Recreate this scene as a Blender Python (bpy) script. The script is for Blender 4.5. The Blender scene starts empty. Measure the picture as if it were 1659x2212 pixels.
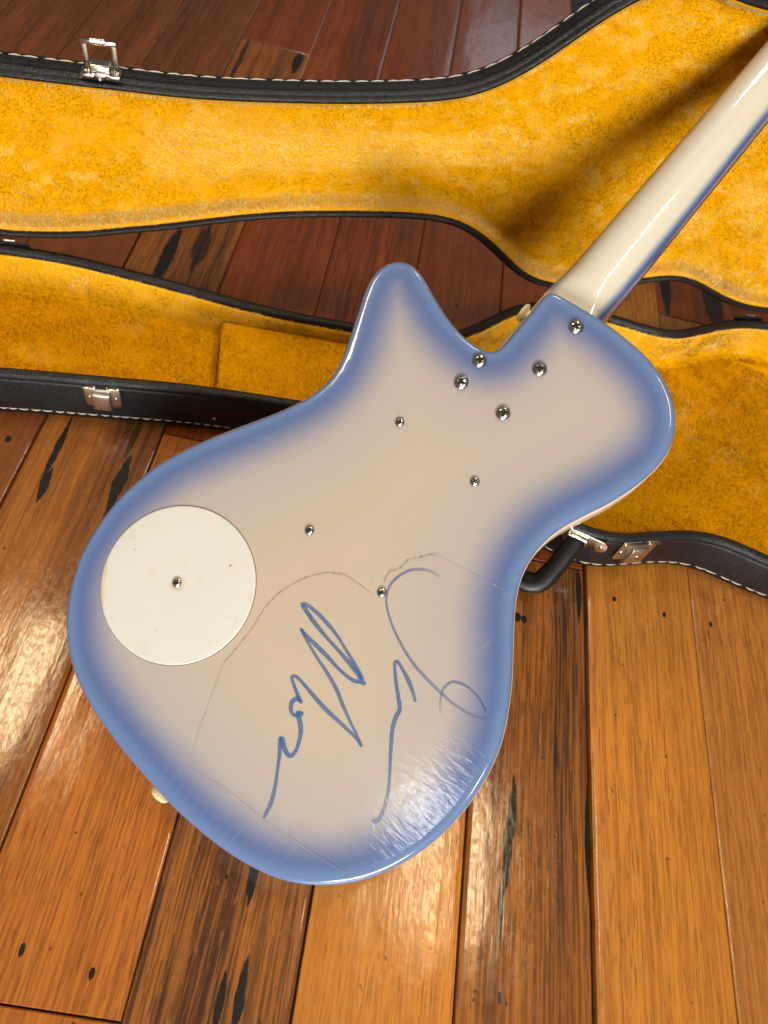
import bpy, bmesh, math, random
import numpy as np
from mathutils import Matrix, Vector
from mathutils.geometry import delaunay_2d_cdt

random.seed(7)
rng = np.random.default_rng(11)
SC = bpy.context.scene
COL = SC.collection

# ------------------------------------------------------------------ camera
CAM_R = [[0.975957, 0.131602, 0.173749], [-0.205587, 0.820593, 0.533255], [-0.0724, -0.556155, 0.827919]]
cd = bpy.data.cameras.new('camera')
cam = bpy.data.objects.new('camera', cd)
COL.objects.link(cam)
mw = Matrix([[CAM_R[0][i], CAM_R[1][i], CAM_R[2][i], 0.0] for i in range(3)] + [[0, 0, 0, 1]])
mw.translation = Vector((0, 0, 0.5986))
cam.matrix_world = mw
cd.sensor_fit = 'VERTICAL'
cd.sensor_height = 36.0
cd.sensor_width = 27.0
cd.lens = 36.0 * 1600 / 2212
cd.clip_start = 0.02
cd.clip_end = 60
cd.dof.use_dof = True
cd.dof.focus_distance = 0.57
cd.dof.aperture_fstop = 8.0
SC.camera = cam

# ------------------------------------------------------------------ world, lamps, exposure
w = bpy.data.worlds.new('World')
SC.world = w
w.use_nodes = True
bgn = w.node_tree.nodes['Background']
bgn.inputs[0].default_value = (1.0, 0.94, 0.87, 1)
bgn.inputs[1].default_value = 0.09


def area(name, loc, target, sx, sy, power, col):
    ld = bpy.data.lights.new(name, 'AREA')
    ld.shape = 'RECTANGLE'
    ld.size = sx
    ld.size_y = sy
    ld.energy = power
    ld.color = col
    o = bpy.data.objects.new(name, ld)
    COL.objects.link(o)
    o.location = loc
    d = Vector(target) - Vector(loc)
    o.rotation_euler = d.to_track_quat('-Z', 'Y').to_euler()
    return o


WARM = (1.0, 0.74, 0.42)
NEUTRAL = (1.0, 0.955, 0.885)
area('pendant_lamp_left', (-0.72, 0.62, 1.50), (-0.72, 0.62, 0), 0.13, 0.36, 7.0, WARM)
area('ceiling_lamp_right', (0.66, 0.50, 2.40), (0.66, 0.50, 0), 0.14, 0.52, 12, WARM)
area('ceiling_lamp_back', (-0.47, -1.46, 2.40), (0.0, 0.2, 0), 0.18, 0.20, 6.0, NEUTRAL)
area('fill_light_front', (1.2, -2.0, 2.40), (0.1, 0.3, 0), 0.40, 0.40, 26, NEUTRAL)  # added fill light, not a known lamp; kept out of the guitar's reflection
area('ceiling_lamp_ahead', (0.18, 1.72, 2.40), (0.1, 0.4, 0), 0.26, 0.30, 9, NEUTRAL)
area('standing_lamp', (0.30, -2.55, 0.86), (0.2, 0.6, 0.2), 1.15, 0.80, 108, NEUTRAL)
area('window', (0.95, 6.8, 2.7), (0.3, 1.2, 0.0), 1.3, 1.1, 7, (0.84, 0.90, 1.0))

SC.view_settings.view_transform = 'Standard'
SC.view_settings.look = 'None'
SC.view_settings.exposure = 0.10
SC.view_settings.gamma = 1.0
SC.view_settings.use_curve_mapping = False
SC.cycles.max_bounces = 5
SC.cycles.diffuse_bounces = 2
SC.cycles.glossy_bounces = 3
SC.cycles.caustics_reflective = False
SC.cycles.caustics_refractive = False
SC.cycles.transparent_max_bounces = 8
SC.cycles.use_denoising = True
SC.cycles.use_adaptive_sampling = True
SC.cycles.adaptive_threshold = 0.03
SC.cycles.adaptive_min_samples = 20


# ------------------------------------------------------------------ helpers
def srgb(r, g, b):
    f = lambda c: (c / 255 / 12.92) if c / 255 <= 0.04045 else ((c / 255 + 0.055) / 1.055) ** 2.4
    return (f(r), f(g), f(b), 1.0)


class NT:
    """small node-tree helper"""
    def __init__(self, name):
        self.m = bpy.data.materials.new(name)
        self.m.use_nodes = True
        self.t = self.m.node_tree
        self.t.nodes.clear()
        self.out = self.t.nodes.new('ShaderNodeOutputMaterial')

    def n(self, typ, **kw):
        x = self.t.nodes.new(typ)
        for k, v in kw.items():
            setattr(x, k, v)
        return x

    def put(self, sock, v):
        if hasattr(v, 'is_output') or isinstance(v, bpy.types.NodeSocket):
            self.t.links.new(v, sock)
        else:
            sock.default_value = v

    def math(self, op, a, b=None, c=None, clamp=False):
        x = self.n('ShaderNodeMath', operation=op)
        x.use_clamp = clamp
        for i, v in enumerate((a, b, c)):
            if v is not None:
                self.put(x.inputs[i], v)
        return x.outputs[0]

    def mix(self, f, a, b, blend='MIX'):
        x = self.n('ShaderNodeMix', data_type='RGBA', blend_type=blend)
        self.put(x.inputs[0], f)
        self.put(x.inputs[6], a)
        self.put(x.inputs[7], b)
        return x.outputs[2]

    def mapr(self, v, a, b, c=0.0, d=1.0, smooth=True):
        x = self.n('ShaderNodeMapRange')
        x.interpolation_type = 'SMOOTHSTEP' if smooth else 'LINEAR'
        for i, q in enumerate((v, a, b, c, d)):
            self.put(x.inputs[i], q)
        return x.outputs[0]

    def coords(self, which='Object'):
        return self.n('ShaderNodeTexCoord').outputs[which]

    def mapping(self, vec, loc=(0, 0, 0), scale=(1, 1, 1), rot=(0, 0, 0)):
        x = self.n('ShaderNodeMapping')
        self.put(x.inputs[0], vec)
        x.inputs[1].default_value = loc
        x.inputs[2].default_value = rot
        x.inputs[3].default_value = scale
        return x.outputs[0]

    def noise(self, vec, scale, detail=4, rough=0.55, dist=0.0, color=False):
        x = self.n('ShaderNodeTexNoise')
        self.put(x.inputs['Vector'], vec)
        self.put(x.inputs['Scale'], scale)
        x.inputs['Detail'].default_value = detail
        x.inputs['Roughness'].default_value = rough
        x.inputs['Distortion'].default_value = dist
        return x.outputs['Color' if color else 'Fac']

    def bump(self, height, strength, dist, normal=None):
        x = self.n('ShaderNodeBump')
        x.inputs['Strength'].default_value = strength
        x.inputs['Distance'].default_value = dist
        self.put(x.inputs['Height'], height)
        if normal is not None:
            self.put(x.inputs['Normal'], normal)
        return x.outputs[0]

    def attr(self, name, out='Fac'):
        x = self.n('ShaderNodeAttribute')
        x.attribute_name = name
        return x.outputs[out]

    def pbsdf(self, **kw):
        x = self.n('ShaderNodeBsdfPrincipled')
        for k, v in kw.items():
            self.put(x.inputs[k.replace('_', ' ')], v)
        self.t.links.new(x.outputs[0], self.out.inputs[0])
        return x


def empty(name, loc=(0, 0, 0), mat=None):
    o = bpy.data.objects.new(name, None)
    o.empty_display_size = 0.05
    COL.objects.link(o)
    if mat is not None:
        o.matrix_world = mat
    else:
        o.location = loc
    return o


def obj(name, me, mat=None, parent=None, smooth=True, angle=35):
    if mat is not None and len(me.materials) == 0:
        me.materials.append(mat)
    if smooth and len(me.polygons):
        me.polygons.foreach_set('use_smooth', [True] * len(me.polygons))
        me.set_sharp_from_angle(angle=math.radians(angle))
    o = bpy.data.objects.new(name, me)
    COL.objects.link(o)
    if parent is not None:
        o.parent = parent
    return o


def mesh(name, verts, faces):
    me = bpy.data.meshes.new(name)
    me.from_pydata([tuple(map(float, v)) for v in verts], [], [tuple(int(i) for i in f) for f in faces])
    me.update()
    return me


def recalc(me):
    bm = bmesh.new()
    bm.from_mesh(me)
    bmesh.ops.recalc_face_normals(bm, faces=bm.faces)
    bm.to_mesh(me)
    bm.free()
    return me


def bm_mesh(name, bm):
    bmesh.ops.recalc_face_normals(bm, faces=bm.faces)
    me = bpy.data.meshes.new(name)
    bm.to_mesh(me)
    bm.free()
    return me


def box_bm(bm, size, mat=Matrix(), bevel=0.0, seg=2):
    r = bmesh.ops.create_cube(bm, size=1.0)
    vs = r['verts']
    for v in vs:
        v.co = Vector((v.co.x * size[0], v.co.y * size[1], v.co.z * size[2]))
    if bevel > 0:
        es = list({e for v in vs for e in v.link_edges})
        r2 = bmesh.ops.bevel(bm, geom=es, offset=bevel, segments=seg, profile=0.5, affect='EDGES')
        vs = list({v for f in r2['faces'] for v in f.verts} | {v for v in vs if v.is_valid})
    for v in vs:
        v.co = mat @ v.co


def catmull(P, n, closed=True):
    """resample a polyline through P at n evenly spaced points (centripetal-ish smooth)"""
    P = np.asarray(P, float)
    m = len(P)
    out = []
    rngm = range(m) if closed else range(m - 1)
    for i in rngm:
        if closed:
            p0, p1, p2, p3 = P[(i - 1) % m], P[i], P[(i + 1) % m], P[(i + 2) % m]
        else:
            p0, p1, p2, p3 = P[max(i - 1, 0)], P[i], P[i + 1], P[min(i + 2, m - 1)]
        for t in np.linspace(0, 1, 12, endpoint=False):
            a = 0.5 * (2 * p1 + (p2 - p0) * t + (2 * p0 - 5 * p1 + 4 * p2 - p3) * t * t + (3 * p1 - p0 - 3 * p2 + p3) * t ** 3)
            out.append(a)
    out = np.array(out if closed else out + [P[-1]])
    Q = np.vstack([out, out[:1]]) if closed else out
    d = np.r_[0, np.cumsum(np.linalg.norm(np.diff(Q, axis=0), axis=1))]
    tt = np.linspace(0, d[-1], n, endpoint=not closed)
    return np.stack([np.interp(tt, d, Q[:, k]) for k in range(Q.shape[1])], 1)


def smooth_closed(P, k=2, it=1):
    for _ in range(it):
        P = 0.5 * P + 0.25 * (np.roll(P, 1, 0) + np.roll(P, -1, 0))
    return P


def left_normals(P, closed=True):
    if closed:
        T = np.roll(P, -1, 0) - np.roll(P, 1, 0)
    else:
        T = np.gradient(P, axis=0)
    T /= np.linalg.norm(T, axis=1)[:, None] + 1e-12
    return np.stack([-T[:, 1], T[:, 0]], 1)


def seg_dist(Q, P):
    """distance of points Q to the closed polyline P"""
    A = P
    B = np.roll(P, -1, 0)
    best = np.full(len(Q), 1e9)
    for a, b in zip(A, B):
        ab = b - a
        t = np.clip(((Q - a) @ ab) / (ab @ ab + 1e-18), 0, 1)
        best = np.minimum(best, np.linalg.norm(Q - (a + t[:, None] * ab), axis=1))
    return best


def inside(Q, P):
    c = np.zeros(len(Q), bool)
    for a, b in zip(P, np.roll(P, -1, 0)):
        cond = (a[1] > Q[:, 1]) != (b[1] > Q[:, 1])
        xi = (b[0] - a[0]) * (Q[:, 1] - a[1]) / (b[1] - a[1] + 1e-18) + a[0]
        c ^= cond & (Q[:, 0] < xi)
    return c


def vnoise(P, seed=0):
    """value noise, P (n,3) -> 0..1"""
    P = np.asarray(P, float)
    i = np.floor(P).astype(np.int64)
    f = P - i
    f = f * f * (3 - 2 * f)

    def h(a, b, c):
        n = (a * 374761393 + b * 668265263 + c * 2147483647 + seed * 1274126177) & 0xffffffff
        n = ((n ^ (n >> 13)) * 1274126177) & 0xffffffff
        n = (n ^ (n >> 16)) & 0xffffffff
        return n / 4294967295.0
    r = 0
    for dx in (0, 1):
        for dy in (0, 1):
            for dz in (0, 1):
                wgt = (f[:, 0] if dx else 1 - f[:, 0]) * (f[:, 1] if dy else 1 - f[:, 1]) * (f[:, 2] if dz else 1 - f[:, 2])
                r = r + wgt * h(i[:, 0] + dx, i[:, 1] + dy, i[:, 2] + dz)
    return r


def fbm(P, seed=0, oct=3):
    r = 0
    a = 0.5
    tot = 0
    for k in range(oct):
        r = r + a * vnoise(P * 2 ** k, seed + k * 17)
        tot += a
        a *= 0.5
    return r / tot


# ------------------------------------------------------------------ materials
def mat_simple(name, col, rough=0.4, metal=0.0, bump=0, bscale=300, coat=0.0, bdist=0.0003, spec=0.5):
    t = NT(name)
    p = t.pbsdf(Base_Color=col, Roughness=rough, Metallic=metal, Coat_Weight=coat)
    p.inputs['Specular IOR Level'].default_value = spec
    p.inputs['Coat Roughness'].default_value = 0.05
    if bump:
        h = t.noise(t.coords(), bscale, 4)
        t.put(p.inputs['Normal'], t.bump(h, bump, bdist))
    return t.m


def mat_nickel(name, col=(0.72, 0.69, 0.65, 1), rough=0.16):
    t = NT(name)
    co = t.coords()
    n1 = t.noise(co, 160, 5)
    n2 = t.noise(co, 900, 3)
    r = t.math('ADD', t.math('MULTIPLY', n1, 0.22), rough - 0.08)
    c = t.mix(t.mapr(n1, 0.45, 0.75), col, (col[0] * 0.72, col[1] * 0.66, col[2] * 0.58, 1))
    p = t.pbsdf(Base_Color=c, Roughness=r, Metallic=1.0)
    t.put(p.inputs['Normal'], t.bump(n2, 0.08, 0.0002))
    return t.m


def mat_vinyl():
    t = NT('black_vinyl')
    co = t.coords()
    v = t.n('ShaderNodeTexVoronoi', feature='DISTANCE_TO_EDGE')
    t.put(v.inputs['Vector'], t.mapping(co, scale=(1, 1, 1)))
    v.inputs['Scale'].default_value = 400
    n = t.noise(co, 240, 6, 0.65)
    big = t.noise(co, 14, 3)
    h = t.math('ADD', t.mapr(v.outputs['Distance'], 0.0, 0.25), t.math('MULTIPLY', n, 0.9))
    c = t.mix(big, (0.0045, 0.005, 0.007, 1), (0.008, 0.0085, 0.011, 1))
    p = t.pbsdf(Base_Color=c, Roughness=t.mapr(big, 0.3, 0.7, 0.36, 0.48))
    p.inputs['Specular IOR Level'].default_value = 0.38
    t.put(p.inputs['Normal'], t.bump(h, 0.4, 0.0005))
    return t.m


M_VINYL = mat_vinyl()
M_NICKEL = mat_nickel('nickel_plating')
M_OLDNICKEL = mat_nickel('worn_nickel', (0.66, 0.62, 0.58, 1), 0.30)
M_BARREFL = mat_nickel('bar_dark_reflection', (0.20, 0.165, 0.13, 1), 0.3)  # brown reflection painted into the metal colour of the loop bars
M_CHROME = mat_nickel('screw_steel', (0.70, 0.68, 0.66, 1), 0.20)
M_DARK = mat_simple('dark_recess', (0.006, 0.005, 0.005, 1), 0.6)  # near-black colour stands in for shade inside slots and recesses
M_THREAD = mat_simple('white_thread', srgb(204, 194, 178), 0.8, bump=0.5, bscale=2500)

# ================================================================== FLOOR
floor_me = mesh('floor', [(-6, -4, -0.0022), (6, -4, -0.0022), (6, 9, -0.014), (-6, 9, -0.0022)], [(0, 1, 2, 3)])
floor = obj('floor', floor_me, mat_simple('gap_dirt', (0.006, 0.004, 0.003, 1), 0.55, bump=0.6, bscale=90, bdist=0.002), smooth=False)
floor['kind'] = 'structure'


def wood(name, light, dark, streak=0.5, fine=0.5, knots=(), seed=0, red=0.0, gloss=0.10, wobble=1.0):
    """varnished hardwood; knots = (x, y, rx, ry, strength) in plank space (metres)"""
    t = NT(name)
    co = t.coords()
    off = (seed * 3.17 % 11, seed * 7.31 % 13, seed * 1.73 % 7)
    base = t.mapping(co, loc=off)
    # slow wander of the grain
    wv = t.noise(t.mapping(base, scale=(6, 1.6, 1)), 1.0, 2, color=True)
    vm = t.n('ShaderNodeVectorMath', operation='MULTIPLY_ADD')
    t.put(vm.inputs[0], wv)
    vm.inputs[1].default_value = (0.022 * wobble, 0.0, 0.0)
    t.put(vm.inputs[2], base)
    g = vm.outputs[0]
    band = t.noise(t.mapping(g, scale=(34, 0.9, 1)), 1.0, 5, 0.6)
    lines = t.noise(t.mapping(g, scale=(430, 9.0, 1)), 1.0, 3, 0.6)
    pores = t.noise(t.mapping(g, scale=(820, 42, 1)), 1.0, 2, 0.55)
    fleck = t.noise(t.mapping(g, scale=(330, 90, 1)), 1.0, 2, 0.5)
    big = t.noise(t.mapping(base, scale=(5, 2.2, 1)), 1.0, 3)
    f1 = t.mapr(band, 0.5 - 0.22, 0.5 + 0.20, 0, 1)
    f2 = t.mapr(lines, 0.42, 0.60, 0, 1)
    f = t.math('ADD', t.math('MULTIPLY', f1, streak), t.math('MULTIPLY', f2, fine * 0.62), clamp=True)
    col = t.mix(f, light, dark)
    pf = t.mapr(pores, 0.52, 0.66, 0, 0.60 * fine + 0.12)
    dk2 = tuple(c * 0.42 for c in dark[:3]) + (1,)
    col = t.mix(pf, col, dk2)
    lt2 = tuple(min(1, c * 1.28) for c in light[:3]) + (1,)
    col = t.mix(t.mapr(fleck, 0.60, 0.78, 0, 0.40 * fine), col, lt2)
    col = t.mix(t.mapr(big, 0.35, 0.72, 0, 0.40), col, tuple(c * 0.62 for c in light[:3]) + (1,), )
    # dirt specks
    spk = t.noise(t.mapping(base, scale=(1, 0.7, 1)), 160, 2, 0.4)
    col = t.mix(t.mapr(spk, 0.735, 0.79, 0, 0.75), col, (0.02, 0.012, 0.008, 1))
    kn = None
    nd = t.noise(t.mapping(co, scale=(210, 34, 1)), 1.0, 4, 0.7, color=True)
    sub = t.n('ShaderNodeVectorMath', operation='SUBTRACT')
    t.put(sub.inputs[0], nd)
    sub.inputs[1].default_value = (0.5, 0.5, 0.5)
    for (kx, ky, rx, ry, st) in knots:
        if rx > 0.0035:
            rx *= 0.8
        mp = t.mapping(co, loc=(-kx / rx, -ky / ry, 0), scale=(1 / rx, 1 / ry, 0))
        ad = t.n('ShaderNodeVectorMath', operation='MULTIPLY_ADD')
        t.put(ad.inputs[0], sub.outputs[0])
        big_k = rx > 0.0035
        ad.inputs[1].default_value = (1.3, 1.3, 0) if big_k else (0.9, 1.2, 0)
        t.put(ad.inputs[2], mp)
        sp = t.n('ShaderNodeSeparateXYZ')
        t.put(sp.inputs[0], ad.outputs[0])
        if big_k or ry > 0.012:      # lens-shaped gum vein with pointed ends
            dv = t.math('ADD', t.math('ABSOLUTE', sp.outputs[0]), t.math('POWER', t.math('ABSOLUTE', sp.outputs[1]), 1.6))
        else:                        # nail hole
            dv = t.math('ADD', t.math('POWER', t.math('ABSOLUTE', sp.outputs[0]), 2.0), t.math('POWER', t.math('ABSOLUTE', sp.outputs[1]), 2.0))
        k = t.mapr(dv, 1.08, 0.86, 0.0, st)
        kn = k if kn is None else t.math('MAXIMUM', kn, k)
    if kn is not None:
        col = t.mix(kn, col, (0.006, 0.005, 0.005, 1))
    # varnish relief
    peel = t.noise(t.mapping(base, scale=(1, 0.45, 1)), 42, 3, 0.5)
    cup = t.noise(t.mapping(base, scale=(16, 2.0, 1)), 1.0, 2)
    relief = t.math('ADD', t.math('MULTIPLY', peel, 0.35), cup)
    crackle = t.noise(t.mapping(base, scale=(1, 0.6, 1)), 260, 5, 0.7)
    nb = t.bump(relief, 0.30, 0.0045)
    nb = t.bump(t.math('ADD', t.math('MULTIPLY', lines, 0.5), t.math('MULTIPLY', crackle, 0.5)), 0.16, 0.0006, nb)
    if kn is not None:
        nb = t.bump(kn, -0.5, 0.0008, nb)
    rgh = t.math('ADD', t.math('MULTIPLY', t.mapr(crackle, 0.35, 0.75), 0.16), gloss)
    scr = t.noise(t.mapping(base, scale=(30, 900, 1), rot=(0, 0, 0.5)), 1.0, 2, 0.5)
    rgh = t.math('ADD', rgh, t.mapr(scr, 0.66, 0.8, 0, 0.12))
    p = t.pbsdf(Base_Color=col, Roughness=0.55, Coat_Weight=0.85, Coat_Roughness=rgh)
    p.inputs['Coat IOR'].default_value = 1.45
    p.inputs['Specular IOR Level'].default_value = 0.25
    t.put(p.inputs['Normal'], nb)
    t.put(p.inputs['Coat Normal'], nb)
    return t.m


def plank(x0, x1, y0, y1, gl, gr, mat, dz=0.0, tilt=0.0):
    """board between seams x0..x1; gl / gr are its distances from the seams"""
    xc = (x0 + x1) / 2
    a, b = x0 + gl - xc, x1 - gr - xc
    prof = [(a, -0.013), (a, -0.0012), (a + 0.0003, -0.0005), (a + 0.0009, -0.00016), (a + 0.004, -0.00004),
            (a + 0.02, 0.0001), (0, 0.0002), (b - 0.02, 0.0001), (b - 0.004, -0.00004), (b - 0.0009, -0.00016),
            (b - 0.0003, -0.0005), (b, -0.0012), (b, -0.013)]
    L = (y1 - y0) / 2
    ys = [-L, -L + 0.0008, L - 0.0008, L]
    dzs = [-0.0012, 0, 0, -0.0012]
    vs, fs = [], []
    m = len(prof)
    for y, q in zip(ys, dzs):
        for (x, z) in prof:
            vs.append((x, y, z + (q if z > -0.01 else 0)))
    for j in range(len(ys) - 1):
        for i in range(m - 1):
            fs.append((j * m + i, j * m + i + 1, (j + 1) * m + i + 1, (j + 1) * m + i))
    fs.append(tuple(range(m)))
    fs.append(tuple(range(3 * m, 4 * m)))
    me = recalc(mesh('plank', vs, fs))
    o = obj('plank', me, mat, floor, angle=28)
    o.location = (xc, (y0 + y1) / 2, dz)
    o.rotation_euler = (0, tilt, 0)
    return o


ORANGE = (srgb(190, 114, 38), srgb(128, 64, 14))
GOLD = (srgb(206, 134, 46), srgb(150, 82, 18))
BROWN = (srgb(176, 108, 40), srgb(68, 34, 10))
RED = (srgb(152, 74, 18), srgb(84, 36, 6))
AMBER = (srgb(140, 80, 32), srgb(84, 41, 13))
seams = [-1.272, -1.162, -1.052, -0.942, -0.832, -0.722, -0.612, -0.503, -0.395, -0.285, -0.175, -0.063, 0.045, 0.155, 0.258, 0.366,
         0.474, 0.583, 0.692, 0.801, 0.91, 1.02, 1.13, 1.24]


def near(cx, cy):      # plank-space helper: knots are given in floor metres
    return lambda x, y, rx, ry, st=1.0: (x - cx, y - cy, rx, ry, st)


def add_plank(i, y0, y1, pal, streak, fine, knots=(), gl=0.0004, gr=0.0004, dz=0.0, tilt=0.0, seed=None, gloss=0.1, wobble=1.0):
    x0, x1 = seams[i], seams[i + 1]
    cx, cy = (x0 + x1) / 2, (y0 + y1) / 2
    kk = [(k[0] - cx, k[1] - cy) + tuple(k[2:]) for k in knots]
    sd = seed if seed is not None else i * 5 + int(y0 * 10) % 7
    m = wood('wood_%d_%d' % (i, int(y0 * 100)), pal[0], pal[1], streak, fine, kk, sd, gloss=gloss, wobble=wobble)
    plank(x0, x1, y0 + 0.0006, y1 - 0.0006, gl, gr, m, dz, tilt)


I = {round(s, 3): k for k, s in enumerate(seams)}
iL2, iL1, iA, iB, iC, iD, iE, iF = I[-0.395], I[-0.285], I[-0.175], I[-0.063], I[0.045], I[0.155], I[0.258], I[0.366]
# the boards in view, left to right
add_plank(iL2, -0.6, 0.93, AMBER, 0.45, 0.4, [(-0.307, 0.395, 0.003, 0.004, 1), (-0.33, 0.62, 0.004, 0.006, 0.8)], dz=0.0002, gr=0.0014)
add_plank(iL1, -0.6, 1.216, BROWN, 0.65, 0.55,
          [(-0.262, 0.395, 0.0045, 0.045, 1), (-0.258, 0.355, 0.006, 0.020, 1), (-0.196, 0.372, 0.0075, 0.036, 1), (-0.200, 0.425, 0.004, 0.03, 0.8),
           (-0.245, 0.69, 0.011, 0.060, 1), (-0.213, 0.72, 0.013, 0.045, 0.8), 
           (-0.272, 1.15, 0.005, 0.10, 0.9), (-0.19, 1.185, 0.010, 0.04, 1),  (-0.196, 0.085, 0.0035, 0.022, 0.5), (-0.245, 0.12, 0.0012, 0.002, 0.9),
           (-0.205, 0.145, 0.0015, 0.002, 0.9), (-0.222, 0.155, 0.0012, 0.002, 0.9)],
          gl=0.0007, gr=0.0007, dz=-0.0002, tilt=-0.004, gloss=0.09)
add_plank(iA, -0.027, 0.44, ORANGE, 0.35, 0.75, [(-0.090, -0.0035, 0.0020, 0.0038, 1), (-0.138, 0.003, 0.0018, 0.0042, 1)], gl=0.0006, gr=0.0005, tilt=0.004, seed=3)
add_plank(iA, -0.9, -0.027, ORANGE, 0.4, 0.6, [(-0.092, -0.036, 0.006, 0.006, 1)], seed=9)
add_plank(iB, -0.6, 0.50, BROWN, 0.75, 0.85,
          [(0.0005, 0.074, 0.0045, 0.024, 1), (-0.004, -0.008, 0.004, 0.022, 1), (0.0085, -0.004, 0.005, 0.024, 1), 
           (-0.018, 0.066, 0.0013, 0.0018, 0.9), (-0.032, -0.01, 0.0015, 0.014, 0.4)], gr=0.0012, seed=5)
add_plank(iC, -0.6, 0.47, GOLD, 0.30, 0.6, [(0.118, 0.08, 0.0010, 0.0015, 0.8)], gl=0.0007, gr=0.0007, tilt=0.005, seed=8, gloss=0.10)
add_plank(iD, -0.6, 0.383, BROWN, 0.62, 0.7,
          [(0.192, 0.150, 0.0032, 0.030, 1), (0.189, 0.118, 0.0046, 0.034, 1), (0.1855, 0.080, 0.0024, 0.030, 1), (0.2275, 0.20, 0.0012, 0.022, 0.9),
           (0.2545, 0.135, 0.003, 0.05, 1), (0.190, 0.318, 0.0035, 0.005, 1), (0.1965, 0.317, 0.003, 0.004, 1), (0.172, 0.06, 0.0014, 0.0018, 1),
           (0.222, 0.376, 0.012, 0.010, 0.9), (0.250, 0.355, 0.004, 0.035, 1), (0.212, 0.352, 0.002, 0.004, 1), (0.187, 0.020, 0.0013, 0.004, 0.9), (0.163, 0.345, 0.004, 0.02, 0.8)],
          gl=0.0010, gr=0.0030, dz=0.0002, tilt=-0.006, seed=12, gloss=0.085)
add_plank(iD, 0.383, 2.2, RED, 0.4, 0.4, [], gl=0.001, gr=0.0030, seed=14)
add_plank(iE, -0.6, 1.5, GOLD, 0.26, 0.85, [(0.286, 0.358, 0.0022, 0.003, 1), (0.336, 0.352, 0.0020, 0.003, 1), (0.312, 0.83, 0.002, 0.003, 1), (0.282, 0.242, 0.0009, 0.0012, 0.9)],
          gl=0.0006, gr=0.0003, dz=0.0006, seed=17, gloss=0.16, wobble=0.7)
add_plank(iF, -0.6, 0.795, (srgb(190, 122, 50), srgb(132, 72, 22)), 0.35, 0.85, [(0.384, 0.352, 0.0018, 0.003, 1), (0.40, 0.775, 0.002, 0.003, 1)], gl=0.0003, gr=0.0008, seed=19, gloss=0.18)
add_plank(iF, 0.795, 2.4, RED, 0.45, 0.4, [(0.379, 0.86, 0.011, 0.065, 1), (0.446, 0.84, 0.02, 0.06, 0.9)], seed=23)
# behind the case and far boards
add_plank(iL2, 0.93, 2.9, AMBER, 0.6, 0.65, seed=31)
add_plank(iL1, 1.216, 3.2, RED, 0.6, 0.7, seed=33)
add_plank(iA, 0.44, 3.4, RED, 0.6, 0.75, seed=35)  # iA, iB, iC turn darker here: shade behind the lid put into wood colour
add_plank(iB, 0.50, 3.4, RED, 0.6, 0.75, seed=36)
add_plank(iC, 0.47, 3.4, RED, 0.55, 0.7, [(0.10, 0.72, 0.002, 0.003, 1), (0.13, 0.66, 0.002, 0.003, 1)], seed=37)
for i in range(len(seams) - 1):
    if i in (iL2, iL1, iA, iB, iC, iD, iE, iF):
        continue
    y = -0.7 + random.random() * 0.5
    k = 0
    while y < 3.6:
        L = 5.0 if i < iL2 else 0.9 + random.random() * 1.3
        pal = AMBER if i < iL2 else random.choice([GOLD, ORANGE, RED])
        add_plank(i, y, y + L, pal, 0.6, 0.65, [(seams[i] + 0.03, y + L * 0.4, 0.006, 0.03, 0.8)] if random.random() < 0.4 else [], seed=40 + i * 3 + k)
        y += L
        k += 1

# ================================================================== GUITAR CASE
U = Vector((0.98103813, 0.19381485, 0))
Wd = Vector((-0.19381485, 0.98103813, 0))
case_m = Matrix([[U.x, Wd.x, 0, -0.37], [U.y, Wd.y, 0, 0.588], [0, 0, 1, 0], [0, 0, 0, 1]])
case = empty('guitar_case', mat=case_m)
case['label'] = 'open black vinyl guitar case with gold plush lining and white stitching'
case['category'] = 'guitar case'

REAR = [(-.13, .012), (-.07, .002), (-.009, 0.0), (.009, 0.0), (.04, .003), (.08, .009), (.11, .017), (.151, .026), (.221, .045), (.281, .058), (.348, .067), (.40, .072),
        (.437, .072), (.465, .063), (.495, .043), (.53, .018), (.556, .007), (.60, .004), (.651, .015), (.679, .024), (.705, .032), (.723, .033),
        (.74, .029), (.768, .018), (.796, .008), (.823, .002), (.858, .001), (.90, .008), (.95, .03), (1.0, .075), (1.03, .13)]
FRONT = [(1.035, .19), (1.02, .26), (.98, .32), (.93, .358), (.87, .374), (.82, .366), (.77, .346), (.733, .331), (.717, .322), (.694, .311),
         (.669, .306), (.633, .308), (.598, .313), (.573, .312), (.552, .306), (.532, .293), (.515, .279), (.494, .258), (.472, .236), (.444, .214), (.411, .199),
         (.35, .187), (.278, .177), (.189, .168), (.122, .166), (.031, .164), (-.05, .164), (-.12, .158)]
LEFT = [(-.16, .14), (-.18, .09), (-.165, .04)]
PTS = [(s, -t) for s, t in REAR] + [(s, -(t + 0.008)) for s, t in FRONT] + [(s, -t) for s, t in LEFT]
CO = catmull(PTS, 420)
CO = smooth_closed(CO, it=10)
CN = left_normals(CO)          # outward
RIMZ = 0.060
HZ = 0.062


def bot(p, z):
    return np.column_stack([p[:, 0], p[:, 1], np.broadcast_to(z, len(p))])


EY, EZ = 0.01745, 0.99985


def lidmap(p, h):
    """p = (s, -t) in the rim plane, h = depth behind the rim -> case space, lid standing open"""
    t = -p[:, 1]
    h = np.broadcast_to(h, len(p))
    return np.column_stack([p[:, 0], EY * t + EZ * h, HZ + EZ * t - EY * h])


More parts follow.
